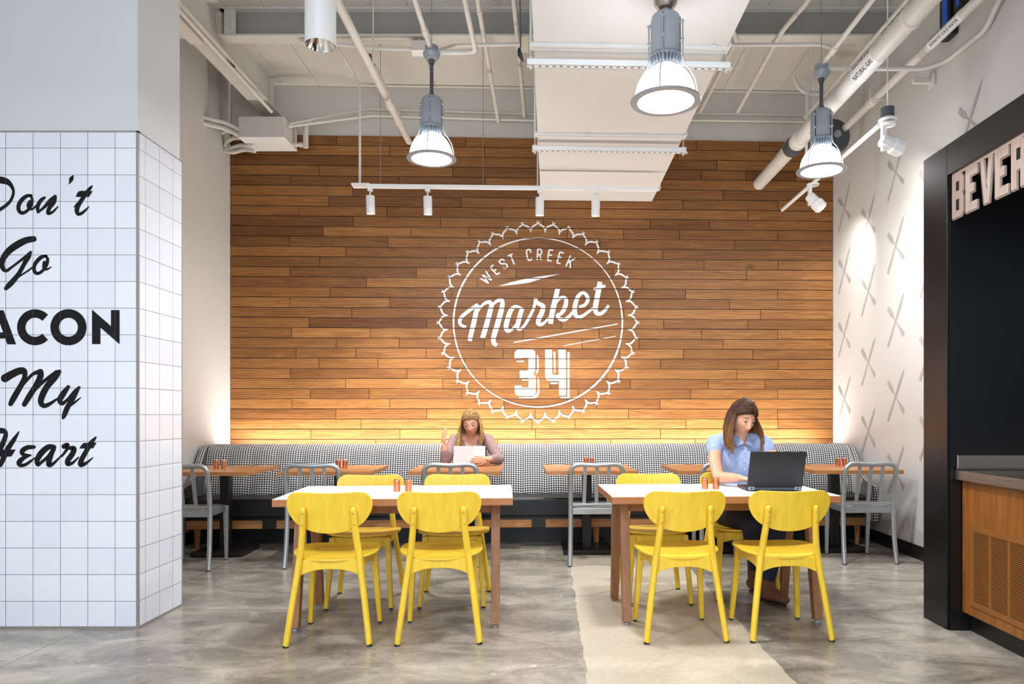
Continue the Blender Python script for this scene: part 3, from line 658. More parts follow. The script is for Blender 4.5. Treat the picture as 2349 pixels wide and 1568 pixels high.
# conduit under the beam with its junction box
d0 = 6.26; zc = P(0, 110, d0).z
bx = P(962, 112, d0)
pipe('conduit', 'horizontal conduit under the beam left of the small square junction box', [P(690, 96, d0), P(800, 104, d0), P(880, 112, d0), bx - V((.05, 0, 0))], .016, cat='conduit')
t = thing('junction_box', 'small square white electrical box on the conduit above the left pendant', 'box', bx)
MB().box(-.012, .012, -.01, .01, .05, 4.405 - bx.z).build('hanger_strap', M['steel_white'], t, smooth=0)
MB().box(-.06, .06, -.05, .05, -.035, .05).build('box_body', M['steel_white'], t, smooth=0, bevel=.003); MB().box(-.065, .065, -.055, .055, -.04, -.033).build('cover', M['white_plastic'], t, smooth=0, bevel=.002)
pipe('conduit', 'conduit bending from the left pendant mount up beside the beam towards the camera', [P(1003, 120, 5.62), P(1060, 120, 5.62), P(1091, 118, 5.55), V((-.555, 5.2, 3.955)), V((-.56, 3.1, 3.955))], .019, cat='conduit')
pipe('conduit', 'conduit from the left pendant mount rightwards under the beam to the duct', [P(1005, 117, 5.65), P(1042, 104, 5.9), P(1224, 101, 5.95)], .015, cat='conduit')
pipe('conduit', 'sloping white conduit that reaches down to the left pendant mount', [V((-.90, 3.1, 3.99)), V((-.90, 5.62, 3.99))], .019, cat='conduit', coup=[(V((-.90, 5.3, 3.99)), V((-.90, 5.38, 3.99)), .026)])
pipe('conduit', 'thin conduit right of the duct bending around under the beam', [V((1.40, 3.1, 4.385)), P(1662, 30, 5.82), P(1690, 92, 6.24), P(1606, 256, 7.72)], .020, cat='conduit')
pipe('conduit', 'white conduit with an offset bend midway between duct and right pendant', [V((2.06, 3.1, 4.385)), P(1850, 6, 5.66), P(1795, 70, 6.09), P(1692, 256, 7.74)], .021, cat='conduit', coup=[(P(1780, 97, 6.28), P(1776, 104, 6.33), .028)])
pipe('conduit', 'horizontal conduit under the beam right of the duct curving down behind the right pendant mount', [P(1655, 103, 5.9), P(1880, 102, 5.9), P(1905, 108, 5.9), P(1912, 126, 6.0)], .015, cat='conduit')
pipe('conduit', 'sloping white conduit that reaches down to the right pendant mount', [V((2.12, 3.1, 3.91)), V((2.12, 5.70, 3.91))], .019, cat='conduit', coup=[(V((2.12, 5.4, 3.91)), V((2.12, 5.48, 3.91)), .027)])
pipe('conduit', 'conduit from the right pendant mount to the right wall curving up along it', [P(1890, 157, 5.68), P(2120, 157, 5.68), P(2172, 140, 5.62), P(2262, 68, 5.1), V((3.03, 4.9, 4.0)), V((3.03, 4.2, 4.05))], .019, cat='conduit')
pipe('conduit', 'small curved conduit loop behind the right pendant rod', [P(1822, 178, 6.7), P(1830, 200, 6.7), P(1850, 214, 6.7), P(1892, 217, 6.7)], .017, cat='conduit')
pipe('conduit', 'thin white conduit dropping behind the right pendant to the oak boards', [P(1862, 180, 6.6), P(1852, 215, 6.6), P(1850, 330, 6.6), P(1850, 400, 6.62)], .013, cat='conduit')
pipe('conduit', 'slim conduit running back above the thick gas pipe by the right wall', [V((2.72, 3.6, 4.34)), V((2.72, 7.2, 4.34)), V((2.66, 7.6, 4.28))], .016, cat='conduit')
# the labelled pipes by the right wall
def sleeve(o, X, Z, y0, y1, r, words, ang):
    me = MB().tube([(X, y0, Z), (X, y1, Z)], r + .002, 24); lab = me.build('label_sleeve', M['white_plastic'], o, smooth=50)
    cu = bpy.data.curves.new('t', 'FONT'); cu.body = words; cu.size = 1.0; cu.align_x = 'CENTER'; cu.align_y = 'CENTER'; ob = bpy.data.objects.new('t', cu); S.collection.objects.link(ob)
    bpy.context.view_layer.update(); me = bpy.data.meshes.new_from_object(ob.evaluated_get(bpy.context.evaluated_depsgraph_get())); bpy.data.objects.remove(ob)
    xs = [v.co.x for v in me.vertices]; wd = max(xs) - min(xs); sc = (y1 - y0) * .86 / wd; hs = min(sc * 1.15, (r * .95))
    R0 = r + .0045
    for aa in (ang, ang - 1.15):
        lt = MB(); vs = []
        for v in me.vertices:
            th = aa - v.co.y * hs / R0                     # up in the text turns from below towards the left
            vs.append((X + R0 * cos(th), (y0 + y1) / 2 - v.co.x * sc, Z + R0 * sin(th)))
        lt.add(vs, [tuple(p.vertices) for p in me.polygons])
        lt.build('label_text', M['lettering'], lab, smooth=0, fix=False)
a = P(1743, 420, 7.84); X, Z = a.x, a.z
o = pipe('gas_pipe', 'thick white natural gas pipe running to the oak wall behind the right pendant', [V((X, 3.0, Z)), V((X, wall_y(X), Z))], .064, seg=24, coup=[(V((X, 6.55, Z)), V((X, 6.68, Z)), .078), (V((X, 4.55, Z)), V((X, 4.60, Z)), .071)])
sleeve(o, X, Z, 5.0, 5.34, .064, 'NATURAL GAS', pi + .78)
MB().tube([(X, 6.70, Z), (X, 6.82, Z)], .084, 24).build('coupling', M['dark_grey'], o)['label'] = 'dark grey coupling'
a = P(1791, 352, 7.82); X, Z = a.x, a.z
o = pipe('water_pipe', 'white hot water pipe running back just above the thick gas pipe', [V((X, 3.4, Z)), V((X, wall_y(X), Z))], .031, coup=[(V((X, 6.9, Z)), V((X, 6.97, Z)), .04)])
sleeve(o, X, Z, 5.02, 5.42, .031, 'DOMESTIC HOT WATER', pi + .8)
X, Z = 2.90, 4.0
o = pipe('water_pipe', 'white cold water pipe running back along the right wall', [V((X, 3.4, Z)), V((X, 7.3, Z)), V((X, 7.6, Z - .1))], .034, coup=[(V((X, 6.5, Z)), V((X, 6.62, Z)), .044)])
sleeve(o, X, Z, 5.12, 5.55, .034, 'DOMESTIC COLD WATER', pi + .8)
pt = [V((X + .09, 6.45, Z + .1)), V((X - .07, 6.45, Z + .1))]
pipe('pipe_hanger', 'small clevis hanger holding the cold water pipe by the right wall', [V((2.9, 6.44, ZD)), V((2.9, 6.44, Z + .11)), V((2.83, 6.44, Z + .06)), V((2.83, 6.44, Z - .03)), V((2.88, 6.44, Z - .05)), V((2.96, 6.44, Z - .03))], .005, cat='hanger', seg=8)
t = thing('alarm_gong', 'round dark grey gong behind the right pendant lamp', 'gong', (2.80, 7.2, 3.93), R(12))
MB().lathe([(.172, 0), (.172, .012), (.15, .05), (.06, .062)], Matrix.Rotation(pi / 2, 4, 'X'), 40).build('gong_dish', M['dark_grey'], t); MB().lathe([(.035, .06), (.035, .085), (.012, .09)], Matrix.Rotation(pi / 2, 4, 'X'), 16).build('hub', M['grey_metal'], t)
MB().cyl((0, .002, 0), (0, .3, 0), .03).build('mount_pipe', M['steel_white'], t)
t = thing('wall_cable_box', 'pair of upright black and blue boxes high on the right wall', 'box', (XR, 5.46, 4.05))
for y0, y1, dz in ((.02, .16, .0), (-.14, -.03, .09)):
    MB().box(-.07, -.001, y0, y1, dz, dz + .5).build('housing', M['black'], t, smooth=0, bevel=.008); MB().box(-.078, -.069, y0 + .02, y1 - .05, dz + .05, dz + .46).build('blue_panel', plain('blue_panel', lin(30, 90, 190), .4), t, smooth=0, bevel=.003)['label'] = 'blue panel'
t = thing('pipe_bracket', 'short white bracket on the right wall under the cold water pipe label', 'bracket', (XR, 5.85, 3.86))
MB().box(-.16, -.001, -.02, .02, -.02, .02).build('arm', M['steel_white'], t, smooth=0, bevel=.003); MB().box(-.02, -.001, -.05, .05, -.05, .05).build('plate', M['steel_white'], t, smooth=0, bevel=.003)
# electrical trough, conduits and lines over the column corner
t = thing('trough_box', 'large white rectangular electrical trough at the top left corner of the oak wall', 'box', (-2.835, 7.42, 3.94))
MB().box(-.225, .225, -.19, .19, .0, .20).build('trough_body', M['steel_white'], t, smooth=0, bevel=.004); MB().box(-.228, .228, -.193, .193, -.008, .0).build('cover', M['white_plastic'], t, smooth=0, bevel=.003)
m = MB().tube([(.225, .08, .02), (.33, .08, .02)], .02, 12).tube([(.29, .08, .02), (.31, .08, .02)], .026, 12); m.build('nipple', M['steel_white'], t)
MB().tube([(.35, .08, -.01), (.35, .08, .02), (.35, .08, .20), (.37, .05, .26), (.42, .05, .27)], .028, 12).build('elbow', M['steel_white'], t)
for i, (pts, lab) in enumerate((
    ([P(405, 252, 6.9), P(470, 270, 7.1), P(520, 282, 7.2), P(548, 298, 7.25)], 'upper flexible conduit sweeping from the column to the trough box'),
    ([P(405, 262, 6.9), P(470, 284, 7.1), P(515, 294, 7.2), P(550, 312, 7.25)], 'lower flexible conduit sweeping from the column to the trough box'),
    ([P(498, 326, 7.5), P(500, 312, 7.5), P(515, 300, 7.45), P(545, 300, 7.4), P(556, 308, 7.35)], 'uppermost looping conduit under the left end of the trough box'),
    ([P(516, 338, 7.5), P(520, 326, 7.5), P(535, 316, 7.45), P(552, 316, 7.4), P(562, 318, 7.38)], 'middle looping conduit under the left end of the trough box'),
    ([P(516, 344, 7.52), P(530, 340, 7.5), P(552, 333, 7.45), P(572, 335, 7.4)], 'short wavy conduit beneath the loops at the trough box'),
    ([P(516, 346, 7.52), P(535, 350, 7.5), P(560, 342, 7.45), P(585, 346, 7.4)], 'lowest wavy conduit entering the underside of the trough box'))):
    pipe('flexible_conduit', lab, [V(q) for q in pts], .021, cat='conduit', group='conduits at the trough box')
pipe('conduit', 'long slim conduit on the underside of the left beam ending at the trough box', [V((-2.80, 4.6, 4.26)), V((-2.80, 6.9, 4.26)), V((-2.70, 7.15, 4.15))], .016, cat='conduit')
t = thing('strip_channel', 'long white metal channel on the underside of the left beam', 'channel', (-2.90, 5.0, 4.25))
MB().box(-.055, .055, -1.2, 1.05, 0, .03).build('channel_body', M['steel_white'], t, smooth=0, bevel=.003)
m = MB()
for k in range(5): m.tube([(.075 + k * .006, 1.05, .02), (.08 + k * .006, 1.25, .012), (.10 + k * .006, 1.5, .03)], .003, 6)
m.build('loose_cables', M['dark_grey'], t)

# ballast tag and coil of wire at the duct's left edge
t = thing('wire_coil', 'coil of dark wire with a cream tag hanging at the left edge of the duct', 'wire', V((-.19, 5.0, 3.70)))
m = MB()
for k in range(5):
    c_, r_ = (.004 * k - .01, .003 * k, -.03 - .004 * k), .022 + .002 * k
    m.tube([(c_[0] + r_ * .45 * cos(2 * pi * i / 18 + .3 * k), c_[1] + .008 * sin(2 * pi * i / 18), c_[2] + r_ * 1.6 * sin(2 * pi * i / 18)) for i in range(19)], .0025, 6)
m.tube([(0, 0, .0), (.002, .0, .12), (-.004, 0, .3), (0, 0, .959)], .004, 8)
m.build('wire_loops', M['dark_grey'], t)
MB().box(.005, .055, -.006, .004, -.03, .075).build('tag', plain('cream_tag', lin(226, 210, 180), .6), t, smooth=0, bevel=.002)['label'] = 'cream tag'
# ================================================================== LAMPS
def pendant(label, x, y, zr, zmount, rz, ztop=None):
    """zr: height of the rim; built about the rim's centre"""
    t = thing('pendant_lamp', label, 'pendant lamp', (x, y, zr), rz, 'bell pendant lamps')
    MB().lathe([(.160, .006), (.159, .035), (.153, .070), (.141, .105), (.122, .138), (.097, .166), (.068, .186), (.058, .192)], seg=40, cap=False).build('dome', M['dome'], t)
    MB().lathe([(.152, .0), (.186, .0), (.190, .006), (.186, .012), (.160, .020), (.154, .018)], seg=44, cap=False).build('rim', M['grey_metal'], t)
    MB().lathe([(.154, .004), (.154, .001), (.10, -.003), (.001, -.005)], seg=40, cap=False).build('lens', M['lens'], t)
    m = MB().lathe([(.075, .245), (.083, .245), (.083, .252), (.070, .252)], seg=36).lathe([(.056, .190), (.060, .195), (.050, .25)], seg=24)
    for k in range(24):
        a = 2 * pi * k / 24; m.bar((.066 * cos(a), .066 * sin(a), .200), (.075 * cos(a), .075 * sin(a), .247), .004, .02, (cos(a), sin(a), 0))
    m.build('heat_sink', M['fin'], t)
    MB().lathe([(.070, .25), (.078, .256), (.079, .44), (.074, .462), (.055, .478), (.02, .486), (.0, .487)], seg=36).build('ballast_housing', M['grey_metal'], t)
    for k in range(4):
        a = pi / 4 + pi / 2 * k + .25; c, s_ = cos(a), sin(a); m = MB()
        m.tube([(.092 * c, .092 * s_, .43), (.092 * c, .092 * s_, .225), (.104 * c, .104 * s_, .192), (.132 * c, .132 * s_, .158), (.156 * c, .156 * s_, .112), (.169 * c, .169 * s_, .06), (.172 * c, .172 * s_, .012)], .0042, 8)
        for z in (.425, .325): m.tube([(.076 * c, .076 * s_, z), (.099 * c, .099 * s_, z)], .009, 10)
        m.build('support_rod', M['grey_metal'], t)
        m = MB().bar((.0795 * c, .0795 * s_, .26), (.0795 * c, .0795 * s_, .45), .006, .003, (c, s_, 0)); m.build('vent_slot', M['black'], t, smooth=0)
    zm = zmount - zr
    MB().cyl((0, 0, .48), (0, 0, zm), .014, seg=14).lathe([(.022, .480), (.022, .50), (.014, .51)], seg=16).lathe([(.02, zm - .03), (.024, zm), (.014, zm + .01)], seg=16).build('stem', M['dark_grey'] if ztop else M['grey_metal'], t)
    MB().lathe([(.02, zm), (.045, zm + .006), (.064, zm + .035), (.066, zm + .055), (.05, zm + .06), (.05, zm + .105), (.0, zm + .105)], seg=28).build('canopy', M['grey_metal'] if ztop else M['stainless'], t)
    if ztop: MB().cyl((0, 0, zm + .1), (0, 0, ztop - zr), .0028, seg=6).build('hanging_wire', M['trim_metal'], t)
    l = lamp('AREA', 'pendant_light', (0, 0, -.012), 56, NEUT, shape='DISK', size=.29); l.parent = t
    return t
pendant('largest grey bell pendant lamp, hanging from the underside of the duct', .634, 3.96, 2.885, 3.385, .2)
pendant('grey bell pendant lamp on a long stem above the woman reading, left of the duct', -.893, 5.60, 3.147, 3.905, .5, ZD)
pendant('grey bell pendant lamp in front of the round gong near the right wall', 2.117, 5.68, 3.083, 3.80, -.4, ZD)
# white cylinder downlight
t = thing('cylinder_downlight', 'white cylinder downlight with a chrome reflector at the top edge, left of the pendants', 'downlight', (-1.36, 4.37, 3.40))
MB().lathe([(.088, .0), (.0905, .003), (.0905, ZD - 3.40)], seg=40, cap=False).build('cylinder', M['white_plastic'], t)
MB().lathe([(.087, .001), (.075, .03), (.05, .075), (.025, .10), (.0, .105)], seg=36, cap=False).build('reflector', M['chrome'], t)
l = lamp('SPOT', 'downlight_lamp', (0, 0, .05), 40, NEUT, spot_size=R(90), spot_blend=.6, shadow_soft_size=.05); l.parent = t
# track with four heads
TY = 6.80; A = P(808, 424, TY); Bq = P(1512, 432, TY)
t = thing('track_light_bar', 'long white horizontal track bar hung in front of the oak boards', 'track light', ((A.x + Bq.x) / 2, TY + .05, A.z - .01), ROT)
w = (Bq.x - A.x) / 2
MB().box(-w + .12, w, -.018, .018, -.018, .018).build('bar', M['white_plastic'], t, smooth=0, bevel=.003)
MB().box(-w, -w + .17, -.06, .06, -.005, .012).build('end_feed', M['white_plastic'], t, smooth=0, bevel=.003)
MB().tube([(-w + .07, 0, .01), (-w + .07, 0, .9), (-w + .02, -.05, 1.02), (-w - .12, -.6, 1.2)], .012, 10).build('feed_conduit', M['steel_white'], t)
for px in (872, 1107):
    xx = P(px, 424, TY).x - t.location.x; MB().cyl((xx, 0, .015), (xx, 0, ZD - t.location.z), .0028, seg=6).build('hanging_wire', M['trim_metal'], t)
for px, nm in ((849, 'first from the left'), (980, 'second from the left'), (1238, 'third from the left'), (1368, 'rightmost')):
    q = P(px, 428, TY); y = TY + .05 + SK * (q.x - t.location.x)
    h = thing('spotlight_head', 'small white cylinder spotlight, %s on the long track bar' % nm, 'spotlight', (q.x, y, q.z - .03), ROT, 'spotlights on the long track bar')
    tl = Matrix.Translation((0, 0, -.05)) @ Matrix.Rotation(R(9), 4, 'X')
    MB().box(-.022, .022, -.018, .018, -.01, .022).cyl((0, 0, -.012), (0, 0, -.055), .007, seg=10).build('adapter', M['white_plastic'], h, smooth=40)
    MB().lathe([(.0, 0), (.036, 0), (.040, -.006), (.040, -.165), (.036, -.168)], tl, 28, cap=False).build('can', M['white_plastic'], h)
    MB().lathe([(.036, -.158), (.0, -.155)], tl, 24, cap=False).build('lens', M['spot_glow'], h)
    l = lamp('SPOT', 'spot_lamp', (0, .028, -.235), 165, (1.0, .94, .84), spot_size=R(66), spot_blend=.55, shadow_soft_size=.03); l.parent = h; l.rotation_euler = (R(12), 0, 0)
# short track by the right wall
X, Z = 2.507, 3.39
t = thing('track_light_bar', 'short white track bar running back along the right wall', 'track light', (X, 6.6, Z))
MB().tube([(0, -1.05, 0), (0, 1.25, 0)], .019, 10).build('bar', M['white_plastic'], t)
MB().cyl((0.04, -1.10, .09), (0.04, -1.10, ZD - Z), .005, seg=8).build('hanging_rod', M['white_plastic'], t); MB().cyl((0, .34, .05), (0, .34, ZD - Z), .004, seg=8).build('hanging_rod', M['white_plastic'], t)
MB().lathe([(.062, .0), (.066, .012), (.03, .04)], Matrix.Translation((.04, -1.10, .01)), 28).build('end_feed', M['white_plastic'], t)
MB().lathe([(.048, .04), (.048, .10), (.0, .10)], Matrix.Translation((.04, -1.10, .01)), 24).build('end_cap', M['dark_grey'], t)
for yy, lab, tgt, sc in ((5.50, 'angular white spotlight at the near end of the short track, aimed at the right wall', (XR, 6.65, 2.75), 1.0), (6.94, 'angular white spotlight glowing at the far end of the short track, beneath the right pendant', (XR, 7.35, 2.65), 1.0)):
    h = thing('spotlight_head', lab, 'spotlight', (X + (.04 if yy < 6 else 0), yy, Z - .02), 0, 'spotlights on the short track')
    d = Vector((.9, .12, -.34) if yy < 6 else (.55, -.25, -.72)).normalized()
    MB().box(-.045, -.015, -.02, .02, -.19, .01).lathe([(.055, -.005), (.058, .012), (.03, .02)], seg=24).build('bracket', M['white_plastic'], h, smooth=40, bevel=.002)
    c = Vector((.0, 0, -.135)); q = d.to_track_quat('Z', 'Y').to_matrix().to_4x4(); Mx = Matrix.Translation(c) @ q
    MB().lathe([(.0, -.06), (.042, -.055), (.048, -.04), (.048, .03), (.062, .045), (.062, .11), (.052, .125), (.045, .125), (.040, .07)], Mx, 8, cap=False).build('can', M['white_plastic'], h, smooth=30)
    MB().lathe([(.044, .105), (.0, .105)], Mx, 16, cap=False).build('lens', M['spot_glow'], h)
    l = lamp('SPOT', 'spot_lamp', c + d * .14, 46, (1.0, .97, .92), spot_size=R(88), spot_blend=1.0, shadow_soft_size=.04); l.parent = h
    l.rotation_euler = (Vector(tgt) - (Vector(h.location) + c + d * .14)).to_track_quat('-Z', 'Y').to_euler()

# ================================================================== BEVERAGE STATION
SX = 2.22
t = thing('beverage_surround', 'glossy black metal surround framing the beverage counter at the right edge', 'surround', (SX, 4.08, 0))
L_ = Vector(t.location)
def sub(m, name, mat, par=t, **k): return loc(m.build(name, M[mat], par, **k), t)
sub(MB().box(SX, XR - .002, 4.08, 4.335, 0, 2.70), 'jamb', 'surround', smooth=0, bevel=.003)
sub(MB().box(SX, SX + .06, 0.6, 4.078, 2.527, 2.70), 'header', 'surround', smooth=0, bevel=.003)
sub(MB().box(SX + .06, XR - .002, 0.6, 4.078, 2.60, 2.70), 'soffit', 'matte_black', smooth=0)
sub(MB().box(SX + .012, XR - .004, 4.068, 4.079, 0, 2.526), 'return_panel', 'matte_black', smooth=0)
sub(MB().box(XR - .02, XR - .004, 0.6, 4.06, .95, 2.6), 'back_panel', 'matte_black', smooth=0)
# sign
t = thing('beverage_sign', 'brushed metal cut-out letter sign reading BEVERAGE under the black header', 'sign', (2.25, 3.6, 2.40))
GL = {'B': [[(0, 0), (0, 1), (.82, 1), (1, .9), (1, .62), (.88, .53), (1, .44), (1, .1), (.82, 0)], [(.38, .62), (.38, .84), (.64, .84), (.64, .62)], [(.38, .16), (.38, .42), (.64, .42), (.64, .16)]],
      'E': [[(0, 0), (0, 1), (1, 1), (1, .80), (.40, .80), (.40, .62), (.72, .62), (.72, .42), (.40, .42), (.40, .20), (1, .20), (1, 0)]],
      'V': [[(.30, 0), (0, 1), (.34, 1), (.53, .34), (.70, 1), (1.04, 1), (.74, 0)]],
      'R': [[(0, 0), (0, 1), (.82, 1), (1, .9), (1, .55), (.86, .47), (1, .36), (1, 0), (.64, 0), (.64, .38), (.38, .38), (.38, 0)], [(.38, .58), (.38, .82), (.64, .82), (.64, .58)]],
      'A': [[(0, 0), (.26, 1), (.78, 1), (1.04, 0), (.70, 0), (.64, .24), (.40, .24), (.34, 0)]], 'G': [[(.15, 0), (0, .1), (0, .9), (.15, 1), (.85, 1), (1, .9), (1, .68), (.64, .68), (.64, .82), (.38, .82), (.38, .18), (.64, .18), (.64, .36), (.52, .36), (.52, .52), (1, .52), (1, 0)]]}
LH, LW, LP = .232, .109, .1295; y0 = 4.058; lm = MB(); om = MB(); hm = MB()
for i, ch in enumerate('BEVERAGE'):
    for j, pg in enumerate(GL[ch]):
        fn = lambda dx, e=0, i=i: (lambda u, v: (2.236 + dx, y0 - i * LP - (u * LW) - e, 2.278 + v * LH - e))
        if j == 0:
            lm.prism(pg, fn(0), fn(.012))
            # engraved drop line just outside the right and lower edges
            e = .006
            n_ = len(pg)
            for k in range(n_):
                a, b = pg[k], pg[(k + 1) % n_]; dx_, dy_ = b[0] - a[0], b[1] - a[1]
                nx_, ny_ = -dy_, dx_                        # outward for a clockwise outline
                if nx_ > .01 or ny_ < -.01:
                    g_ = fn(.004, e); qa, qb = Vector(g_(*a)), Vector(g_(*b)); om.bar(qa, qb, .0035, .008, (1, 0, 0))
        else: hm.prism(pg, fn(-.0008), fn(.0002))
def subs(m, name, mat, **k): return loc(m.build(name, M[mat], t, **k), t)
lm.add(om.v, om.f); subs(lm, 'letter_faces', 'sign', smooth=0); subs(hm, 'letter_counters', 'counter_black', smooth=0)
subs(MB().box(2.236, 2.248, y0 - 8 * LP, y0, 2.5095, 2.5265), 'top_rail', 'sign', smooth=0)
# counter
t = thing('counter_cabinet', 'wood-veneer counter cabinet with a slatted grille and black toe kick', 'cabinet', (2.295, 3.3, 0))
L2 = t
def subc(m, name, mat, par=None, **k): return loc(m.build(name, M[mat], par or L2, **k), L2)
cb = subc(MB().box(2.295, 2.95, 1.2, 4.062, .107, .835), 'cabinet_body', 'cab_wood', smooth=0, bevel=.003)
subc(MB().box(2.345, 2.95, 1.2, 4.062, 0, .107), 'toe_kick', 'black', smooth=0)
for gi in range(2):
    gy1 = 3.975 - gi * 1.25; n_ = 7; wp = .157; m = MB(); gx = 2.287
    z0, z1 = .165, .60; gy0 = gy1 - n_ * wp - .03
    m.box(gx, 2.2955, gy0, gy1, z1 - .03, z1); m.box(gx, 2.2955, gy0, gy1, z0, z0 + .03)
    for k in range(n_ + 1): yk = gy1 - k * wp; m.box(gx + .0003, 2.2955, yk - .03, yk - (.0 if k == 0 else .012), z0 + .001, z1 - .001)
    z = z0 + .035
    while z < z1 - .033: m.box(gx + .003, 2.2955, gy0 + .01, gy1 - .01, z, z + .0052); z += .0098
    subc(m, 'slatted_grille', 'grille_wood', smooth=0); subc(MB().box(2.2945, 2.2949, gy0 + .02, gy1 - .02, z0 + .02, z1 - .02), 'grille_backing', 'black', smooth=0)
t = thing('stainless_countertop', 'stainless steel countertop with backsplash on the wood counter cabinet', 'countertop', (2.26, 3.3, .84))
def subw(m, name, **k): return loc(m.build(name, M['stainless'], t, **k), t)
subw(MB().box(2.255, 2.95, 1.2, 4.064, .838, .892), 'top', smooth=0, bevel=.004); subw(MB().box(2.262, 2.95, 4.048, 4.064, .892, .975), 'backsplash', smooth=0, bevel=.003)
subw(MB().tube([(2.255, 4.044, .898), (2.95, 4.044, .898)], .006, 8), 'front_bead')
# ================================================================== FURNITURE
# ---- yellow chair, facing +Y
def yellow_chair(label):
    t = thing('yellow_chair', label, 'chair', (0, 0, 0), 0, 'yellow wooden chairs at the white tables')
    so = []
    for i in range(48):
        a = 2 * pi * i / 48; c, s_ = cos(a), sin(a); e = 2.35 if s_ < 0 else 3.2
        so.append((.226 * math.copysign(abs(c) ** (2 / e), c), .205 * math.copysign(abs(s_) ** (2 / e), s_)))
    def sf(x, y, side): 
        z = .452 + .016 * (abs(x) / .226) ** 2.2 + .010 * max(y / .2, 0) ** 2 - .006 * max(-y / .2, 0)
        return (x * (1 + .03 * y), y + .015, z - (0 if side else .014))
    MB().plate(so, sf, 0).build('seat', M['yellow'], t, smooth=50, bevel=.003)
    half = [(0, -8), (80, -6), (170, -2), (240, 0), (288, -14), (318, -48), (329, -95), (318, -155), (286, -215), (236, -266), (160, -305), (80, -326), (0, -332)]
    out = [(x, y) for x, y in spline(half, 4)]; k = .000672
    ol = [(x * k, y * k) for x, y in out] + [(-x * k, y * k) for x, y in reversed(out[1:-1])]
    def bf(x, y, side):
        z = .797 + y * .985; yy = -.196 - (.72 * (z - .68) * .24) + .55 * x * x
        return (x, yy + (.0065 if side else -.0065), z)
    MB().plate(ol, bf, 0, centre=(0, -.11)).build('backrest', M['yellow'], t, smooth=50, bevel=.003)
    for sx in (-1, 1):
        pts = spline([(sx * .212, -.222, .012), (sx * .188, -.200, .20), (sx * .160, -.181, .40), (sx * .146, -.181, .50), (sx * .134, -.198, .61), (sx * .128, -.218, .705)], 5)
        n = len(pts); m = MB().tube(pts, [.0165 + .002 * sin(pi * i / n) for i in range(n)], 14, flat=.95, round_end=True)
        lg = m.build('leg', M['yellow'], t, smooth=60); MB().lathe([(.0145, 0), (.0155, .003), (.0155, .013)], Matrix.Translation((sx * .2125, -.222, 0)), 14).build('foot_pad', M['rubber'], lg)
        m = MB()
        for z, y in ((.690, -.2315), (.63, -.2195)): m.lathe([(.0055, 0), (.004, .0025), (.0, .003)], Matrix.Translation((sx * (.129 + (.69 - z) * .06), y - .0015, z)) @ Matrix.Rotation(pi / 2, 4, 'X'), 10)
        m.build('plug', plain('plug_wood', lin(205, 160, 30), .5) if 'plug_wood' not in bpy.data.materials else bpy.data.materials['plug_wood'], lg)
        m = MB().bar((sx * .197, .205, .010), (sx * .168, .160, .437), .026, .030, (0, 1, 0), .036, .040); lg = m.build('leg', M['yellow'], t, smooth=40, bevel=.005)
        MB().box(sx * .197 - .010, sx * .197 + .010, .195, .215, 0, .012).build('foot_pad', M['rubber'], lg, smooth=0)
    # rails under the seat, arched on their lower edges
    def rail(p0, p1, h0, hm, th, zt=.440):
        p0, p1 = Vector((*p0, 0)), Vector((*p1, 0)); d = p1 - p0; nn = Vector((-d.y, d.x, 0)).normalized() * th / 2; m = MB(); N = 14
        rs = []
        for i in range(N + 1):
            u = i / N; p = p0 + d * u; h = hm + (h0 - hm) * abs(2 * u - 1) ** 2.6
            rs.append([p + nn + Vector((0, 0, zt)), p - nn + Vector((0, 0, zt)), p - nn + Vector((0, 0, zt - h)), p + nn + Vector((0, 0, zt - h))])
        return m.rings(rs).build('rail', M['yellow'], t, smooth=50, bevel=.003)
    rail((-.150, -.165), (.150, -.165), .082, .050, .022); rail((-.165, .160), (.165, .160), .07, .048, .02)
    for sx in (-1, 1): rail((sx * .155, -.175), (sx * .168, .16), .078, .048, .02)
    return t
YC = yellow_chair('yellow chair with its back to us at the left end of the left white table')
YC.location = (-1.154, 4.005, 0); YC.rotation_euler = (0, 0, R(3.5))
g = YC['group']
dup(YC, (-.588, 4.035, 0), R(4.2), 'yellow chair with its back to us at the right end of the left white table')
dup(YC, (.712, 4.065, 0), R(3.6), 'yellow chair with its back to us at the left end of the right white table')
dup(YC, (1.276, 4.085, 0), R(3.0), 'yellow chair with its back to us nearest the open laptop')
dup(YC, (-1.175, 4.70, 0), pi + R(3), 'yellow chair facing us behind the left end of the left white table')
dup(YC, (-.606, 4.74, 0), pi + R(2), 'yellow chair facing us behind the right end of the left white table')
dup(YC, (.690, 4.80, 0), pi + R(3), 'empty yellow chair on the far side of the right white table, facing us')
dup(YC, (1.275, 4.90, 0), pi + R(2), 'yellow chair that the woman at the laptop sits on')

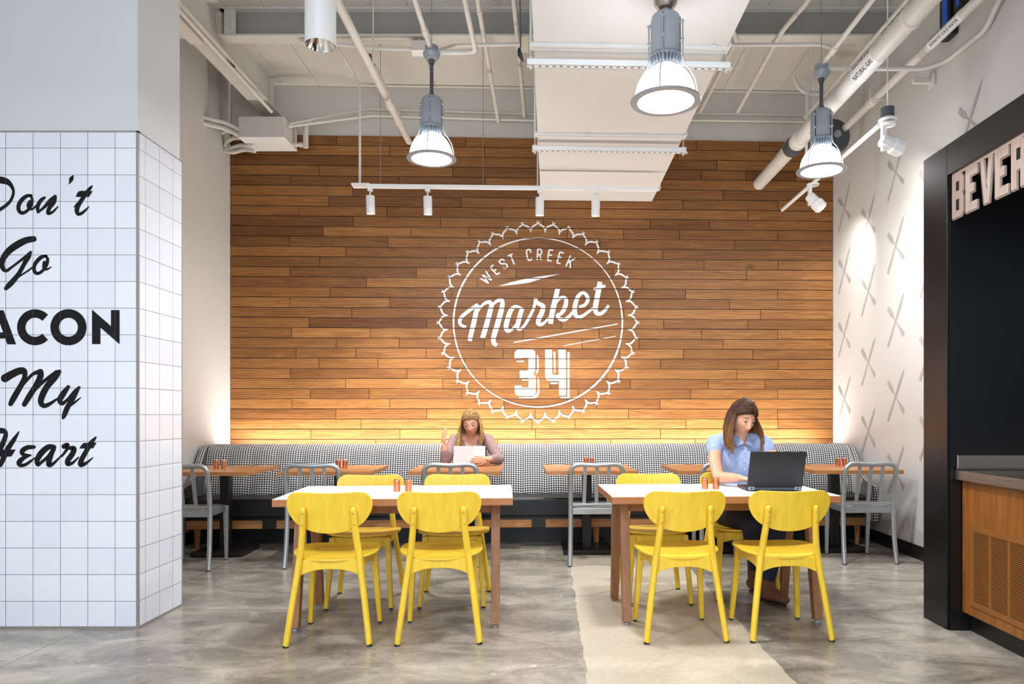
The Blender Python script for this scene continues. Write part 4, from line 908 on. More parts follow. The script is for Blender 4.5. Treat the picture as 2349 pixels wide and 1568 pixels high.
# ---- white topped tables on splayed wooden trestles
def white_table(label, locn, rz, w=1.305, d=.735):
    t = thing('white_table', label, 'table', locn, rz, 'white topped tables'); hx, hy = w / 2, d / 2
    MB().box(-hx, hx, -hy, hy, .698, .7375).build('tabletop', M['ply'], t, smooth=0, bevel=.0015)
    MB().box(-hx + .0015, hx - .0015, -hy + .0015, hy - .0015, .7375, .740).build('laminate_surface', M['laminate'], t, smooth=0)['label'] = 'white laminate surface'
    MB().box(-hx + .10, hx - .10, -.155, -.130, .630, .698).build('apron', M['leg_wood'], t, smooth=0, bevel=.002); MB().box(-hx + .10, hx - .10, .130, .155, .630, .698).build('apron', M['leg_wood'], t, smooth=0, bevel=.002)
    for sx in (-1, 1):
        x = sx * (hx - .098)
        for sy in (-1, 1):
            lg = MB().bar((x, sy * .275, .014), (x, sy * .142, .698), .048, .055, (0, 1, 0), .052, .07).build('leg', M['leg_wood'], t, smooth=0, bevel=.003)
            MB().lathe([(.016, 0), (.018, .004), (.012, .014)], Matrix.Translation((x, sy * .275, 0)), 14).build('levelling_foot', M['grey_metal'], lg)
        MB().box(x - .02, x + .02, -.13, .13, .64, .698).build('crosspiece', M['leg_wood'], t, smooth=0, bevel=.002)
    return t
WT1 = white_table('white topped wooden table at the left, between four yellow chairs', (-.870, 4.375, 0), R(3.6))
WT2 = dup(WT1, (.992, 4.49, 0), R(2.4), 'white topped wooden table at the right, carrying the laptop')

# ---- bistro tables on black pedestals
def bistro(label):
    t = thing('bistro_table', label, 'table', (0, 0, 0), ROT, 'wooden tables along the banquette')
    MB().box(-.375, .375, -.38, .38, .7075, .740).build('tabletop', M['top_wood'], t, smooth=0, bevel=.002)
    MB().box(-.04, .04, .08, .16, .03, .7075).build('pedestal', M['black_metal'], t, smooth=0, bevel=.004)
    MB().box(-.13, .13, -.05, .27, .690, .7075).build('top_plate', M['black_metal'], t, smooth=0)
    MB().box(-.215, .215, -.09, .33, .008, .040).build('base_plate', M['black_metal'], t, smooth=0, bevel=.004)
    for sx in (-1, 1):
        for sy in (-.06, .30): MB().lathe([(.018, 0), (.018, .01)], Matrix.Translation((sx * .19, sy, 0)), 12).build('glide', M['rubber'], t)
    return t
BTX = (-2.79, -1.815, -.775, .34, 1.42, 2.552)
BTL = ('wooden table by the left wall, leftmost along the banquette', 'wooden table second from the left wall, behind the left end of the left white table', 'wooden table in front of the woman reading a menu', 'empty-chaired wooden table midway along the banquette, between the two white tables',
       'wooden table behind the woman at the laptop', 'wooden table at the right end of the banquette by the printed wall')
def rowy(x, y=6.33): return y + SK * (x - .0) + .0
BT = bistro(BTL[0]); BT.location = (BTX[0], rowy(BTX[0]), 0)
for x, l in zip(BTX[1:], BTL[1:]): dup(BT, (x, rowy(x), 0), ROT, l)

# ---- brushed metal chairs, facing +Y
def metal_chair(label):
    t = thing('metal_chair', label, 'chair', (0, 0, 0), ROT, 'brushed metal chairs along the banquette tables')
    h = [(.213, -.232, .006), (.209, -.205, .14), (.206, -.188, .30), (.205, -.183, .46), (.206, -.200, .60), (.206, -.226, .72)]
    arch = [(.203, -.234, .765), (.180, -.240, .795), (.135, -.244, .806), (.07, -.247, .803), (0, -.249, .800)]
    hh = spline(h + arch, 5); pts = hh + [(-x, y, z) for x, y, z in reversed(hh[:-1])]
    MB().tube(pts, .0195, 12, flat=.82, up=(0, 1, 0)).build('back_frame', M['alu'], t, smooth=60)
    for k in (-1, 0, 1):
        pts = spline([(k * .098, -.180, .487), (k * .096, -.205, .62), (k * .094, -.240, .790)], 5); m = MB(); rs = []
        for p in pts: x, y, z = p; rs.append([(x - .0145, y - .004, z), (x + .0145, y - .004, z), (x + .0145, y + .004, z), (x - .0145, y + .004, z)])
        m.rings(rs).build('slat', M['alu'], t, smooth=50, bevel=.001)
    MB().bar((-.198, -.184, .484), (.198, -.184, .484), .018, .018).build('back_rail', M['alu'], t, smooth=0, bevel=.004)
    so = []
    for i in range(40):
        a = 2 * pi * i / 40; c, s_ = cos(a), sin(a); so.append((.200 * math.copysign(abs(c) ** .5, c), .190 * math.copysign(abs(s_) ** .5, s_)))
    def sf(x, y, side):
        dd = .014 * max(0, 1 - (x / .17) ** 2) * max(0, 1 - (y / .17) ** 2); return (x * (1 - .05 * y / .19), y + .01, .462 - dd - (0 if side else .006))
    MB().plate(so, sf, 0).build('seat', M['alu'], t, smooth=50)
    m = MB(); m.box(-.19, .19, -.182, -.164, .405, .455); m.box(-.175, .175, .188, .204, .41, .455)
    m.bar((-.196, -.17, .43), (-.180, .20, .432), .014, .045); m.bar((.196, -.17, .43), (.180, .20, .432), .014, .045); m.build('apron', M['alu'], t, smooth=0, bevel=.004)
    for sx in (-1, 1):
        lg = MB().bar((sx * .176, .205, .006), (sx * .180, .192, .45), .024, .025, (0, 1, 0), .039, .038).build('leg', M['alu'], t, smooth=0, bevel=.004)
        m = MB().box(sx * .176 - .009, sx * .176 + .009, .196, .214, 0, .008); m.build('glide', M['rubber'], lg, smooth=0); 
        MB().lathe([(.012, 0), (.014, .008)], Matrix.Translation((sx * .213, -.232, 0)), 12).build('rear_glide', M['rubber'], t)
    return t
MCL = ('brushed metal chair by the column at the leftmost wooden table', 'brushed metal chair at the second wooden table, behind the leftmost yellow chair', 'brushed metal chair facing the woman who reads a menu', 'brushed metal chair standing free between the two white tables',
       'brushed metal chair almost hidden behind the woman at the laptop', 'brushed metal chair at the right end table by the printed wall')
MC = metal_chair(MCL[0]); MCX = (-2.825, -1.845, -.777, .375, 1.42, 2.572); MCY = (5.83, 5.92, 5.98, 6.01, 6.03, 6.09)
MC.location = (MCX[0], MCY[0], 0)
for x, y, l in zip(MCX[1:], MCY[1:], MCL[1:]): dup(MC, (x, y, 0), ROT, l)

# ---- copper shakers in pairs
def shaker(label, x, y):
    t = thing('copper_shaker', label, 'shaker', (x, y, .740), 0, 'copper salt and pepper shakers')
    MB().lathe([(.0185, 0), (.0205, .002), (.0205, .058), (.0195, .059)], seg=28).build('body', M['copper'], t)
    MB().lathe([(.0198, .059), (.0205, .060), (.0205, .068), (.0185, .0705), (.0, .0710)], seg=28, cap=False).build('lid', M['copper'], t)
    m = MB()
    for k in range(5): a = 2 * pi * k / 5; m.lathe([(.0016, .0705), (.0016, .0713), (0, .0714)], Matrix.Translation((.007 * cos(a), .007 * sin(a), 0)), 8)
    m.build('shaker_holes', M['black'], t); return t
SH = None
for (xa, xb, y, where) in ((-2.826, -2.762, 6.23, 'wooden table by the left wall'), (-1.797, -1.741, 6.27, 'second wooden table from the left'), (-.817, -.755, 6.60, "reading woman's wooden table"), (.336, .392, 6.60, 'wooden table with the free-standing metal chair'),
                           (2.593, 2.651, 6.55, 'last wooden table by the printed wall'), (-.908, -.838, 4.39, 'left white table'), (.966, 1.034, 4.52, 'right white table')):
    for x, nm in ((xa, 'left'), (xb, 'right')):
        lab = '%s copper shaker of the pair on the %s' % (nm, where)
        if SH is None: SH = shaker(lab, x, y)
        else: dup(SH, (x, y, .740), 0, lab)

# ---- banquette
bt = thing('banquette', 'long banquette with a black seat and black and white gingham back along the oak wall', 'banquette', (-.18, 7.0, 0), ROT)
BX0, BX1 = -3.12, 3.19
prof = [(-.02, .40), (-.025, .46), (-.005, .60), (.03, .74), (.065, .84), (.10, .885), (.16, .905), (.225, .895), (.25, .86), (.25, .3)]
prof = spline(prof[:-1], 3) + [prof[-1]]
m = MB(); N = 27; SUB = 8; cols_ = []; rings = []
bx = lambda i: BX0 + .03 + (BX1 - BX0 - .06) * i / (N * SUB)
for i in range(N * SUB + 1):
    u = (i % SUB) / SUB; bul = .014 * (sin(pi * u) ** .6 if 0 < u < 1 else 0); r_ = []
    for k, (y, z) in enumerate(prof):
        w_ = 1 if k < len(prof) - 3 else 0; r_.append((bx(i), y - bul * w_ * (1 if z < .86 else .4), z + (bul * .8 * w_ if z > .8 else 0)))
    rings.append(r_)
m.rings(rings, cap=True, closed=False); m.build('backrest', M['gingham'], bt, smooth=60)
MB().box(BX0 + .04, BX1 - .04, -.40, .02, .275, .447).build('seat_cushion', M['vinyl'], bt, smooth=0, bevel=.022, seg=4)
MB().box(BX0 + .04, BX1 - .04, -.385, .25, .255, .30).build('seat_frame', M['vinyl'], bt, smooth=0)
rl = MB().box(BX0 + .06, BX1 - .06, -.375, -.345, .178, .262).build('front_rail', M['rail_wood'], bt, smooth=0, bevel=.003)
for px in (622, 1232, 1800):
    x = (px - CX) * 6.62 / F + .18; o = MB().box(x - .062, x + .062, -.383, -.375, .180, .258).build('outlet_plate', M['black'], bt, smooth=0, bevel=.003)
    MB().box(x - .045, x - .008, -.3845, -.383, .20, .24).box(x + .008, x + .045, -.3845, -.383, .20, .24).build('socket', M['vinyl'], o, smooth=0)
MB().box(BX0 + .06, BX1 - .06, -.10, .25, .0, .27).build('plinth', M['black'], bt, smooth=0)
for x in (BX0 + .14, -.62, .535, .605, 1.9, BX1 - .16):
    MB().lathe([(.020, 0), (.034, .180)], Matrix.Translation((x, -.33, 0)), 4).build('leg', M['rail_wood'], bt, smooth=0, bevel=.004)
# gingham end wings
wing = spline([(-.43, .22), (-.44, .40), (-.425, .52), (-.38, .555), (-.25, .585), (-.12, .68), (.0, .83), (.08, .90), (.20, .905)], 4) + [(.25, .86), (.25, .22)]
for x0, x1 in ((BX0, BX0 + .065), (BX1 - .065, BX1)):
    MB().prism(wing, lambda y, z, x0=x0: (x0, y, z), lambda y, z, x1=x1: (x1, y, z)).build('end_wing', M['gingham'], bt, smooth=40, bevel=.012, seg=3)
MB().box(BX0 + .02, BX1 - .02, .255, .30, .80, .905).build('back_ledge', M['black'], bt, smooth=0, bevel=.003)
led = lamp('AREA', 'cove_light', (.03, .60, .845), 98, (1.0, .94, .85), shape='RECTANGLE', size=6.15, size_y=.04); led.parent = bt
led.rotation_euler = (R(180 - 12), 0, 0)
ls = MB().box(BX0 + .1, BX1 - .1, .585, .615, .80, .84).build('light_strip', M['white_plastic'], bt, smooth=0)
# ---- laptop
t = thing('laptop', 'black open laptop seen from behind on the right white table', 'laptop', (1.355, 4.395, .740), R(-1))
bs = MB().box(-.165, .165, 0, .235, .004, .020).build('base', M['black_metal'], t, smooth=0, bevel=.004)
m = MB()
for r in range(5):
    for c in range(13): m.box(-.148 + c * .0228, -.148 + c * .0228 + .019, .05 + r * .021, .05 + r * .021 + .017, .020, .0222)
m.build('keyboard', M['black'], bs, smooth=0)
MB().box(-.05, .05, .172, .225, .0195, .0204).build('touchpad', M['dark_grey'], bs, smooth=0)
m = MB(); 
for k, (a, b) in enumerate(((.03, .045), (.055, .07), (.08, .088), (.10, .118))): m.box(-.1665, -.1645, a, b, .008, .015)
m.build('ports', M['dark_grey'], bs, smooth=0)
MB().box(-.13, .13, -.006, .004, .006, .026).build('hinge_bar', M['dark_grey'], t, smooth=0, bevel=.002)
for sx in (-1, 1):
    h = MB().box(sx * .138 - .019, sx * .138 + .019, -.010, .006, .006, .027).build('hinge', M['grey_metal'], t, smooth=0, bevel=.002); MB().box(sx * .138 - .005, sx * .138 + .005, -.0108, -.0100, .012, .021).build('hinge_badge', M['black'], h, smooth=0)
lid = MB().box(-.165, .165, -.006, .0, 0, .238).build('lid', plain('laptop_shell', lin(38, 39, 43), .42, .2), t, smooth=0, bevel=.003); lid.location = (0, 0, .022); lid.rotation_euler = (R(22), 0, 0)
sc = MB().box(-.155, .155, .0, .0006, .015, .225).build('screen', emis('laptop_screen', (.75, .85, 1.0), .8), lid, smooth=0)
for pt in (-1, 1):
    for yy in (.02, .215): MB().lathe([(.008, 0), (.008, .005)], Matrix.Translation((pt * .14, yy, 0)), 10).build('foot', M['rubber'], bs)
# ================================================================== PEOPLE
def organic(name, mat, pieces, voxel=.005, it=6, cut=None, parent=None, sub=None):
    """pieces: ('c', points, radii) limb chains, ('e', centre, radii, matrix), ('m', MB); one continuous surface"""
    m = MB()
    for p in pieces:
        if p[0] == 'c': m.tube(spline([tuple(q) for q in p[1]], 4) if len(p[1]) > 2 else p[1], [r[0] for r in spline([(r,) for r in p[2]], 4)] if len(p[1]) > 2 else p[2], 16, flat=p[3] if len(p) > 3 else 1.0, up=p[4] if len(p) > 4 else (0, 0, 1), round_end=True)
        elif p[0] == 'e': m.ell(p[1], p[2], p[3] if len(p) > 3 else None, 24, 16)
        else: m.add(p[1].v, p[1].f)
    o = m.build(name, mat, None, smooth=0)
    r = o.modifiers.new('r', 'REMESH'); r.mode = 'VOXEL'; r.voxel_size = voxel; r.use_smooth_shade = True
    s_ = o.modifiers.new('s', 'SMOOTH'); s_.factor = .5; s_.iterations = it
    bpy.context.view_layer.update(); me = bpy.data.meshes.new_from_object(o.evaluated_get(bpy.context.evaluated_depsgraph_get()))
    bpy.data.objects.remove(o)
    if cut:
        bm = bmesh.new(); bm.from_mesh(me); bmesh.ops.delete(bm, geom=[v for v in bm.verts if cut(v.co)], context='VERTS')
        bv = [v for v in bm.verts if v.is_boundary]
        for _ in range(10):
            nw = {}
            for v in bv:
                q = [e.other_vert(v).co for e in v.link_edges if e.is_boundary]
                if len(q) == 2: nw[v] = v.co * .5 + (q[0] + q[1]) * .25
            for v, c_ in nw.items(): v.co = c_
        bm.to_mesh(me); bm.free()
    me.name = name; me.materials.clear(); me.materials.append(mat); me.polygons.foreach_set('use_smooth', [True] * len(me.polygons))
    ob = bpy.data.objects.new(name, me); S.collection.objects.link(ob)
    if parent: ob.parent = parent
    return ob
def bump(d, s): return math.exp(-(d / s) ** 2)
def head_mesh(Mh):
    """local: x to the head's own left, -y forward, z up; centre in the middle of the skull"""
    nu, nv = 72, 56; rings = []
    for i in range(1, nv):
        t = pi * i / nv; r = []
        for k in range(nu):
            a = 2 * pi * k / nu; x, y, z = sin(t) * cos(a), sin(t) * sin(a), -cos(t)
            X, Y, Z = .072 * x, .092 * y + .010, .112 * z
            if Z < 0:
                q = min(-Z / .112, 1); X *= 1 - .34 * q ** 1.6; Y = Y * (1 - .12 * q) - (.006 * q if y < 0 else 0)
                if y > 0: Y *= 1 - .45 * q
            if y < 0:
                f = min(1, -y * 1.6); dy = 0
                nz = bump(X, .0085 + .004 * bump(Z + .034, .014)); dy += f * nz * (.006 * bump(Z - .012, .02) + .015 * bump(Z + .014, .018) + .019 * bump(Z + .032, .010))
                dy += f * .0055 * bump(abs(X) - .013, .006) * bump(Z + .036, .008)
                dy -= f * .0085 * bump(abs(X) - .031, .015) * bump(Z - .008, .012)
                dy += f * .0045 * bump(abs(X) - .030, .02) * bump(Z - .029, .009)
                dy += f * .004 * bump(abs(X) - .040, .018) * bump(Z + .020, .016)
                dy += f * .0040 * bump(X, .020) * (bump(Z + .058, .006) + 1.05 * bump(Z + .070, .006)) - f * .003 * bump(X, .022) * bump(Z + .064, .003)
                dy -= f * .004 * bump(X, .03) * bump(Z + .083, .008)
                dy += f * .009 * bump(X, .022) * bump(Z + .101, .016)
                Y -= dy
            r.append(Mh @ Vector((X, Y, Z)))
        rings.append(r)
    m = MB(); m.rings(rings)
    for sx in (-1, 1):       # ears
        m.ell(Mh @ Vector((sx * .071, .016, -.004)), (.008, .017, .029), Mh.to_3x3().to_4x4() @ Matrix.Rotation(sx * .35, 4, 'Z'), 14, 10)
    return m
def face_parts(Mh, par, brow, iris, lip, look=-.35):
    m = MB(); R3 = Mh.to_3x3().to_4x4()
    for sx in (-1, 1):
        e = MB().ell(Mh @ Vector((sx * .0305, -.0640, .008)), (.0125, .0105, .0082), R3, 18, 12).build('eye', M['eye_white'], par, smooth=60)
        MB().ell(Mh @ Vector((sx * .0305, -.0725, .0035)), (.0050, .0028, .0050), R3, 14, 10).build('iris', iris, e, smooth=60)
        ol = [Mh @ Vector((sx * (.0305 + .0155 * u), -.0750 + .0056 * u * u, .0072 + .0018 * (1 - u * u) - .0005 * u)) for u in [-1 + k * .25 for k in range(9)]]
        MB().tube(ol, [.0009 + .0013 * (1 - abs(-1 + k * .25)) for k in range(9)], 8).build('eyelashes', M['lash'], e, smooth=60)
        lidm = MB().ell(Mh @ Vector((sx * .0305, -.0643, .0128)), (.0146, .0112, .0082), R3, 18, 12); lidm.build('eyelid', par.data.materials[0], e, smooth=60)
        bl = [Mh @ Vector((sx * (.013 + .038 * u), -.0770 + .019 * u * u + .002 * (1 - u), .0265 + .0085 * sin(pi * (.15 + u * .72)) - .003)) for u in [k / 8 for k in range(9)]]
        MB().tube(bl, [.0026, .003, .003, .0028, .0026, .0023, .002, .0015, .0008], 8).build('eyebrow', brow, par, smooth=60)
    for z, w, h in ((-.0590, .020, .0036), (-.0672, .0175, .0046)):
        rs = []
        for k in range(11):
            u = -1 + k * .2; c = Vector((u * w, -.0728 + .0125 * u * u + (.0015 if z < -.06 else 0), z - (0.0 if z < -.06 else -.0012 * (abs(u) - .35 if abs(u) < .5 else .15)) + (.0035 * u * u if z < -.06 else -.0022 * u * u)))
            q = max(1 - u * u, .02) ** .5; rs.append([Mh @ (c + Vector((0, -.0030 * q * cos(a), h * q * sin(a)))) for a in [2 * pi * j / 10 for j in range(10)]])
        m.rings(rs)
    m.build('lips', lip, par, smooth=60)
def hand(wr, f, n, thumb_side, curl=(.5, .5, .5, .5), s=1.0):
    """wrist, finger direction, palm normal; thumb_side +-1 along f x n"""
    f = Vector(f).normalized(); n = Vector(n); n = (n - f * n.dot(f)).normalized(); l = f.cross(n) * thumb_side; wr = Vector(wr); P_ = []
    B = Matrix((f, l, n)).transposed().to_4x4()
    P_.append(('e', wr + f * .048 * s, (.050 * s, .040 * s, .0145 * s), B)); P_.append(('c', [wr - f * .02 * s, wr + f * .04 * s], [.024 * s, .024 * s], .7, n))
    for i in range(4):
        b = wr + (f * (.088, .094, .090, .080)[i] + l * (.028 - i * .0185)) * s; L = (.072, .080, .075, .058)[i] * s; d = (f + l * (.10 - .07 * i)).normalized(); pts = [b - d * .02 * s, b]; a = 0; p = b
        for k, q in enumerate((.45, .31, .24)):
            a += curl[i] * (.8 if k == 0 else 1.0); p = p + (d * cos(a) + n * sin(a)) * L * q; pts.append(p)
        r0 = (.0082, .0085, .0081, .0070)[i] * s; P_.append(('c', pts, [r0, r0, r0 * .95, r0 * .88, r0 * .74]))
    b = wr + (f * .025 + l * .028) * s; d = (f * .75 + l * .62 + n * .25).normalized(); e = (f * .95 + l * .18 + n * .35).normalized()
    P_.append(('c', [b - d * .01, b + d * .03 * s, b + d * .03 * s + e * .032 * s, b + d * .03 * s + e * .055 * s], [.0125 * s, .0115 * s, .0096 * s, .0075 * s]))
    return P_
def hair(name, par, Mh, mat, locks, length, seed, part=.012, spread=1.0, front=52, wave=.012, shade=None):
    rnd = random.Random(seed); m = MB()
    # cap over the skull, open at the face
    nu, nv = 120, 64; rings = []
    for i in range(0, nv):
        t = .02 + (pi * .62) * i / (nv - 1); r = []
        for k in range(nu):
            a = 2 * pi * k / nu; x, y, z = sin(t) * cos(a), sin(t) * sin(a), cos(t)
            r.append((.079 * x, .099 * y + .012, .120 * z))
        rings.append(r)
    v = [p for r in rings for p in r]; f = []
    for i in range(nv - 1):
        for k in range(nu):
            q = (i * nu + k, i * nu + (k + 1) % nu, (i + 1) * nu + (k + 1) % nu, (i + 1) * nu + k); c = [sum(v[j][d] for j in q) / 4 for d in range(3)]
            hl = .074 - 6.5 * c[0] ** 2 
            if c[1] < -.004 - .02 * (abs(c[0]) / .079) ** 3 and c[2] < hl: continue
            f.append(q)
    m.add([Mh @ Vector(p) for p in v], f)
    inv = Mh.inverted(); down = (inv.to_3x3() @ Vector((0, 0, -1)))
    for i in range(locks):
        side = 1 if rnd.random() < .5 else -1
        az = R(front) + (pi - R(front)) * (i / locks) ** .9 if True else 0
        az = az + (rnd.random() - .5) * .1
        y0 = -.075 + .16 * rnd.random()
        if az < R(95): y0 = -.070 + .06 * rnd.random()
        lift = .004 + .008 * rnd.random()
        p0 = Vector((part + side * .003, y0, 0)); q = max(0, 1 - (p0.x / .079) ** 2 - ((p0.y - .012) / .099) ** 2); p0.z = .120 * sqrt(q) + .002
        ex, ey = side * sin(az), -cos(az); side_p = Vector((.079 * ex, .099 * ey + .012, 0)); pts = [p0]
        for u in (.22, .45, .68, .9):
            d = p0.lerp(side_p + Vector((0, 0, .02)), u); d.y += .0
            e = sqrt((d.x / .079) ** 2 + ((d.y - .012) / .099) ** 2 + (d.z / .120) ** 2); d = Vector((d.x / e, (d.y - .012) / e + .012, d.z / e)); pts.append(d * (1 + lift / .1))
        p = pts[-1].copy(); L = length * (.82 + .3 * rnd.random()); n_ = 7; ph = rnd.random() * 6; am = wave * (.4 + rnd.random())
        outw = Vector((ex, ey * .6, 0))
        for k in range(1, n_ + 1):
            u = k / n_; s_ = sin(ph + u * 7.5)
            pts.append(p + down * (L * u) + outw * (.012 * spread * sin(pi * min(u * .9, 1)) + .022 * (spread - 1) * u + am * s_ * u) + Vector((0, -.022 * u if az < R(115) else .004, 0)) + Vector((-outw.y, outw.x, 0)) * am * cos(ph + u * 6) * u)
        r = .0048 + .0034 * rnd.random(); n2 = len(pts); rad = [r * (.55 if j == 0 else 1.0) * (1 - .75 * max(0, (j / (n2 - 1)) - .55) / .45) for j in range(n2)]
        sp = spline([(*(Mh @ q), rr) for q, rr in zip(pts, rad)], 3)
        m.tube([q[:3] for q in sp], [max(q[3], .0012) for q in sp], 7, flat=.8)
    o = m.build(name, mat, par, smooth=75, fix=True); return o
def hairmat(name, root, tip, hi, z0, z1):
    n = NT(name); v = n.coords(); z = n.xyz(v)[2]; t = n.math('DIVIDE', n.math('SUBTRACT', z, z0), z1 - z0, True)
    st = n.noise(n.coords(scale=(1, 1, .12)), 120, 3, .6); c = n.mix(t, tip, root); c = n.mix(n.math('MULTIPLY', n.math('SUBTRACT', st, .42, True), 2.2, True), c, hi)
    n.set(Base_Color=c, Roughness=.5, Specular_IOR_Level=.22); n.bump(st, .35, .003); return n.m
def skin(name, c):
    n = NT(name); f = n.noise(n.coords(), 26, 3); n.set(Base_Color=n.ramp(f, [(.3, (c[0] * .93, c[1] * .88, c[2] * .86, 1)), (.7, c)]), Roughness=.48, Subsurface_Weight=.12, Subsurface_Scale=.02); n.b.inputs['Subsurface Radius'].default_value = (1, .35, .2); return n.m
def cloth(name, c0, c1, sc=90, bumpy=.15):
    n = NT(name); f = n.noise(n.coords(), sc, 3); g = n.noise(n.coords(scale=(1, 1, .35)), 13, 3, .6, 1.2)
    n.set(Base_Color=n.ramp(f, [(.3, c0), (.7, c1)]), Roughness=.85); n.bump(g, bumpy, .02); return n.m
M['eye_white'] = plain('eye_white', lin(225, 218, 212), .25); M['lash'] = plain('lash', lin(40, 28, 22), .6)
iris = plain('iris_dark', lin(52, 40, 34), .2); lipc = plain('lips_pink', lin(186, 116, 102), .45)

# ---------------- woman at the laptop
sk = skin('skin_tanned', lin(212, 160, 130))
C = Vector
hd = C((1.300, 4.885, 1.170)); Mh = Matrix.Translation(hd) @ Matrix.Rotation(R(20), 4, 'Z') @ Matrix.Rotation(R(22), 4, 'X') @ Matrix.Rotation(R(5), 4, 'Y')
shR, shL = C((1.135, 4.985, 1.005)), C((1.455, 4.955, 1.000))
elR, wrR = C((1.103, 4.745, .795)), C((1.205, 4.615, .800)); elL, wrL = C((1.515, 4.80, .80)), C((1.42, 4.63, .800))
hipR, hipL = C((1.215, 5.00, .535)), C((1.385, 5.00, .535)); knR, knL = C((1.285, 4.62, .515)), C((1.435, 4.60, .510)); anR, anL = C((1.385, 4.905, .17)), C((1.395, 4.665, .105))
pcs = [('m', head_mesh(Mh)), ('c', [C((1.298, 4.975, 1.0)), C((1.296, 4.94, 1.06)), C((1.298, 4.905, 1.12))], [.060, .050, .050]),
       ('e', (1.30, 5.00, .585), (.150, .105, .11)), ('e', (1.30, 4.985, .72), (.118, .090, .13)), ('e', (1.297, 4.98, .88), (.135, .100, .14)), ('c', [shR, C((1.297, 4.985, 1.02)), shL], [.050, .062, .050]),
       ('e', (1.240, 4.920, .885), (.053, .040, .058)), ('e', (1.352, 4.912, .885), (.053, .040, .058)),
       ('c', [shR, C((1.108, 4.87, .89)), elR], [.046, .041, .036]), ('c', [elR, elR.lerp(wrR, .35), wrR], [.036, .035, .023]), ('c', [shL, C((1.50, 4.88, .89)), elL], [.050, .045, .039]), ('c', [elL, elL.lerp(wrL, .35), wrL], [.038, .036, .024]),
       ('c', [hipR, hipR.lerp(knR, .5), knR], [.090, .078, .058]), ('c', [hipL, hipL.lerp(knL, .5), knL], [.090, .078, .058]), ('c', [knR, knR.lerp(anR, .35), anR], [.056, .052, .036]), ('c', [knL, knL.lerp(anL, .35), anL], [.056, .052, .036]),
       ('c', [anL, anL + C((.03, -.06, -.05))], [.030, .020]), ('c', [anR, anR + C((.0, -.04, -.07))], [.030, .020])]
pcs += hand(wrR, (.55, -.55, -.10), (0, -.1, -1), 1, (.30, .28, .28, .32), .95) + hand(wrL, (-.45, -.35, -.10), (0, -.1, -1), -1, (.30, .28, .28, .32), .95)
body = organic('person', sk, pcs, .0040, 4)
tag(body, 'woman in a light blue shirt typing on a laptop at the right white table', 'person')
Mh0 = Mh
face_parts(Mh, body, plain('brow_brown', lin(70, 46, 32), .7), iris, lipc)
hair('hair', body, Mh, hairmat('brown_hair', lin(56, 32, 20), lin(134, 92, 52), lin(92, 60, 36), 1.02, 1.20), 460, .232, 5, part=.024, front=76, spread=2.3, wave=.010)
sp = [('e', (1.30, 5.00, .60), (.158, .113, .10)), ('e', (1.30, 4.985, .72), (.130, .101, .14)), ('e', (1.297, 4.98, .88), (.146, .111, .145)), ('c', [shR + C((.005, 0, 0)), C((1.297, 4.985, 1.02)), shL], [.061, .070, .061]),
      ('e', (1.240, 4.920, .885), (.064, .050, .070)), ('e', (1.352, 4.912, .885), (.064, .050, .070)), ('c', [shR, C((1.120, 4.945, .962))], [.061, .058]), ('c', [shL, C((1.472, 4.93, .962))], [.061, .058]), ('c', [C((1.298, 4.975, 1.02)), C((1.297, 4.955, 1.055))], [.066, .060])]
def cutB(c):
    if c.z > 1.075: return True
    if c.y < 4.955 and c.z > .985 and abs(c.x - 1.307) < (c.z - .985) * .50: return True
    if (c.x < 1.115 or c.x > 1.485) and c.z < .925 + abs(c.x - 1.30) * 0 - (0 if c.y > 4.9 else .0): return c.z < .905 or (c.x < 1.085)
    return c.z < .57
shirt = organic('shirt', cloth('blue_shirt_cloth', lin(138, 155, 196), lin(154, 170, 206), 60, .25), sp, .0050, 5, cutB, body)
colm = MB()
for sx in (-1, 1):
    q = lambda x, y, z: C((1.305 + sx * x, y, z))
    colm.add([q(.058, 4.955, 1.078), q(.030, 4.895, 1.064), q(.008, 4.868, 1.010), q(.050, 4.862, .992), q(.086, 4.905, 1.045), q(.078, 4.960, 1.062)] + [q(.052, 4.962, 1.072), q(.026, 4.903, 1.058), q(.006, 4.876, 1.006), q(.048, 4.872, .986), q(.082, 4.914, 1.038), q(.074, 4.968, 1.055)],
             [(0, 1, 2, 3, 4, 5), (11, 10, 9, 8, 7, 6)] + [(i, (i + 1) % 6, (i + 1) % 6 + 6, i + 6) for i in range(6)])
colm.build('collar', M['collar'] if 'collar' in M else shirt.data.materials[0], shirt, smooth=30)
bm_ = MB()
for z, y in ((.955, 4.866), (.895, 4.858), (.835, 4.860), (.775, 4.872)): bm_.lathe([(.0042, 0), (.0042, .0025), (.0022, .003)], Matrix.Translation((1.303, y + .006, z)) @ Matrix.Rotation(pi / 2, 4, 'X'), 12)
bm_.build('buttons', M['white_plastic'], shirt)
jn = [('e', (1.30, 5.00, .575), (.160, .115, .10)), ('c', [hipR, hipR.lerp(knR, .5), knR], [.098, .085, .066]), ('c', [hipL, hipL.lerp(knL, .5), knL], [.098, .085, .066]), ('c', [knR, knR.lerp(anR, .4), anR], [.065, .060, .045]), ('c', [knL, knL.lerp(anL, .4), anL + C((0, 0, .03))], [.065, .060, .047])]
organic('jeans', cloth('dark_denim', lin(22, 26, 42), lin(34, 40, 62), 200, .15), jn, .006, 4, lambda c: c.z > .63, body)
bmat = cloth('brown_suede', lin(92, 58, 36), lin(120, 78, 50), 40, .2)
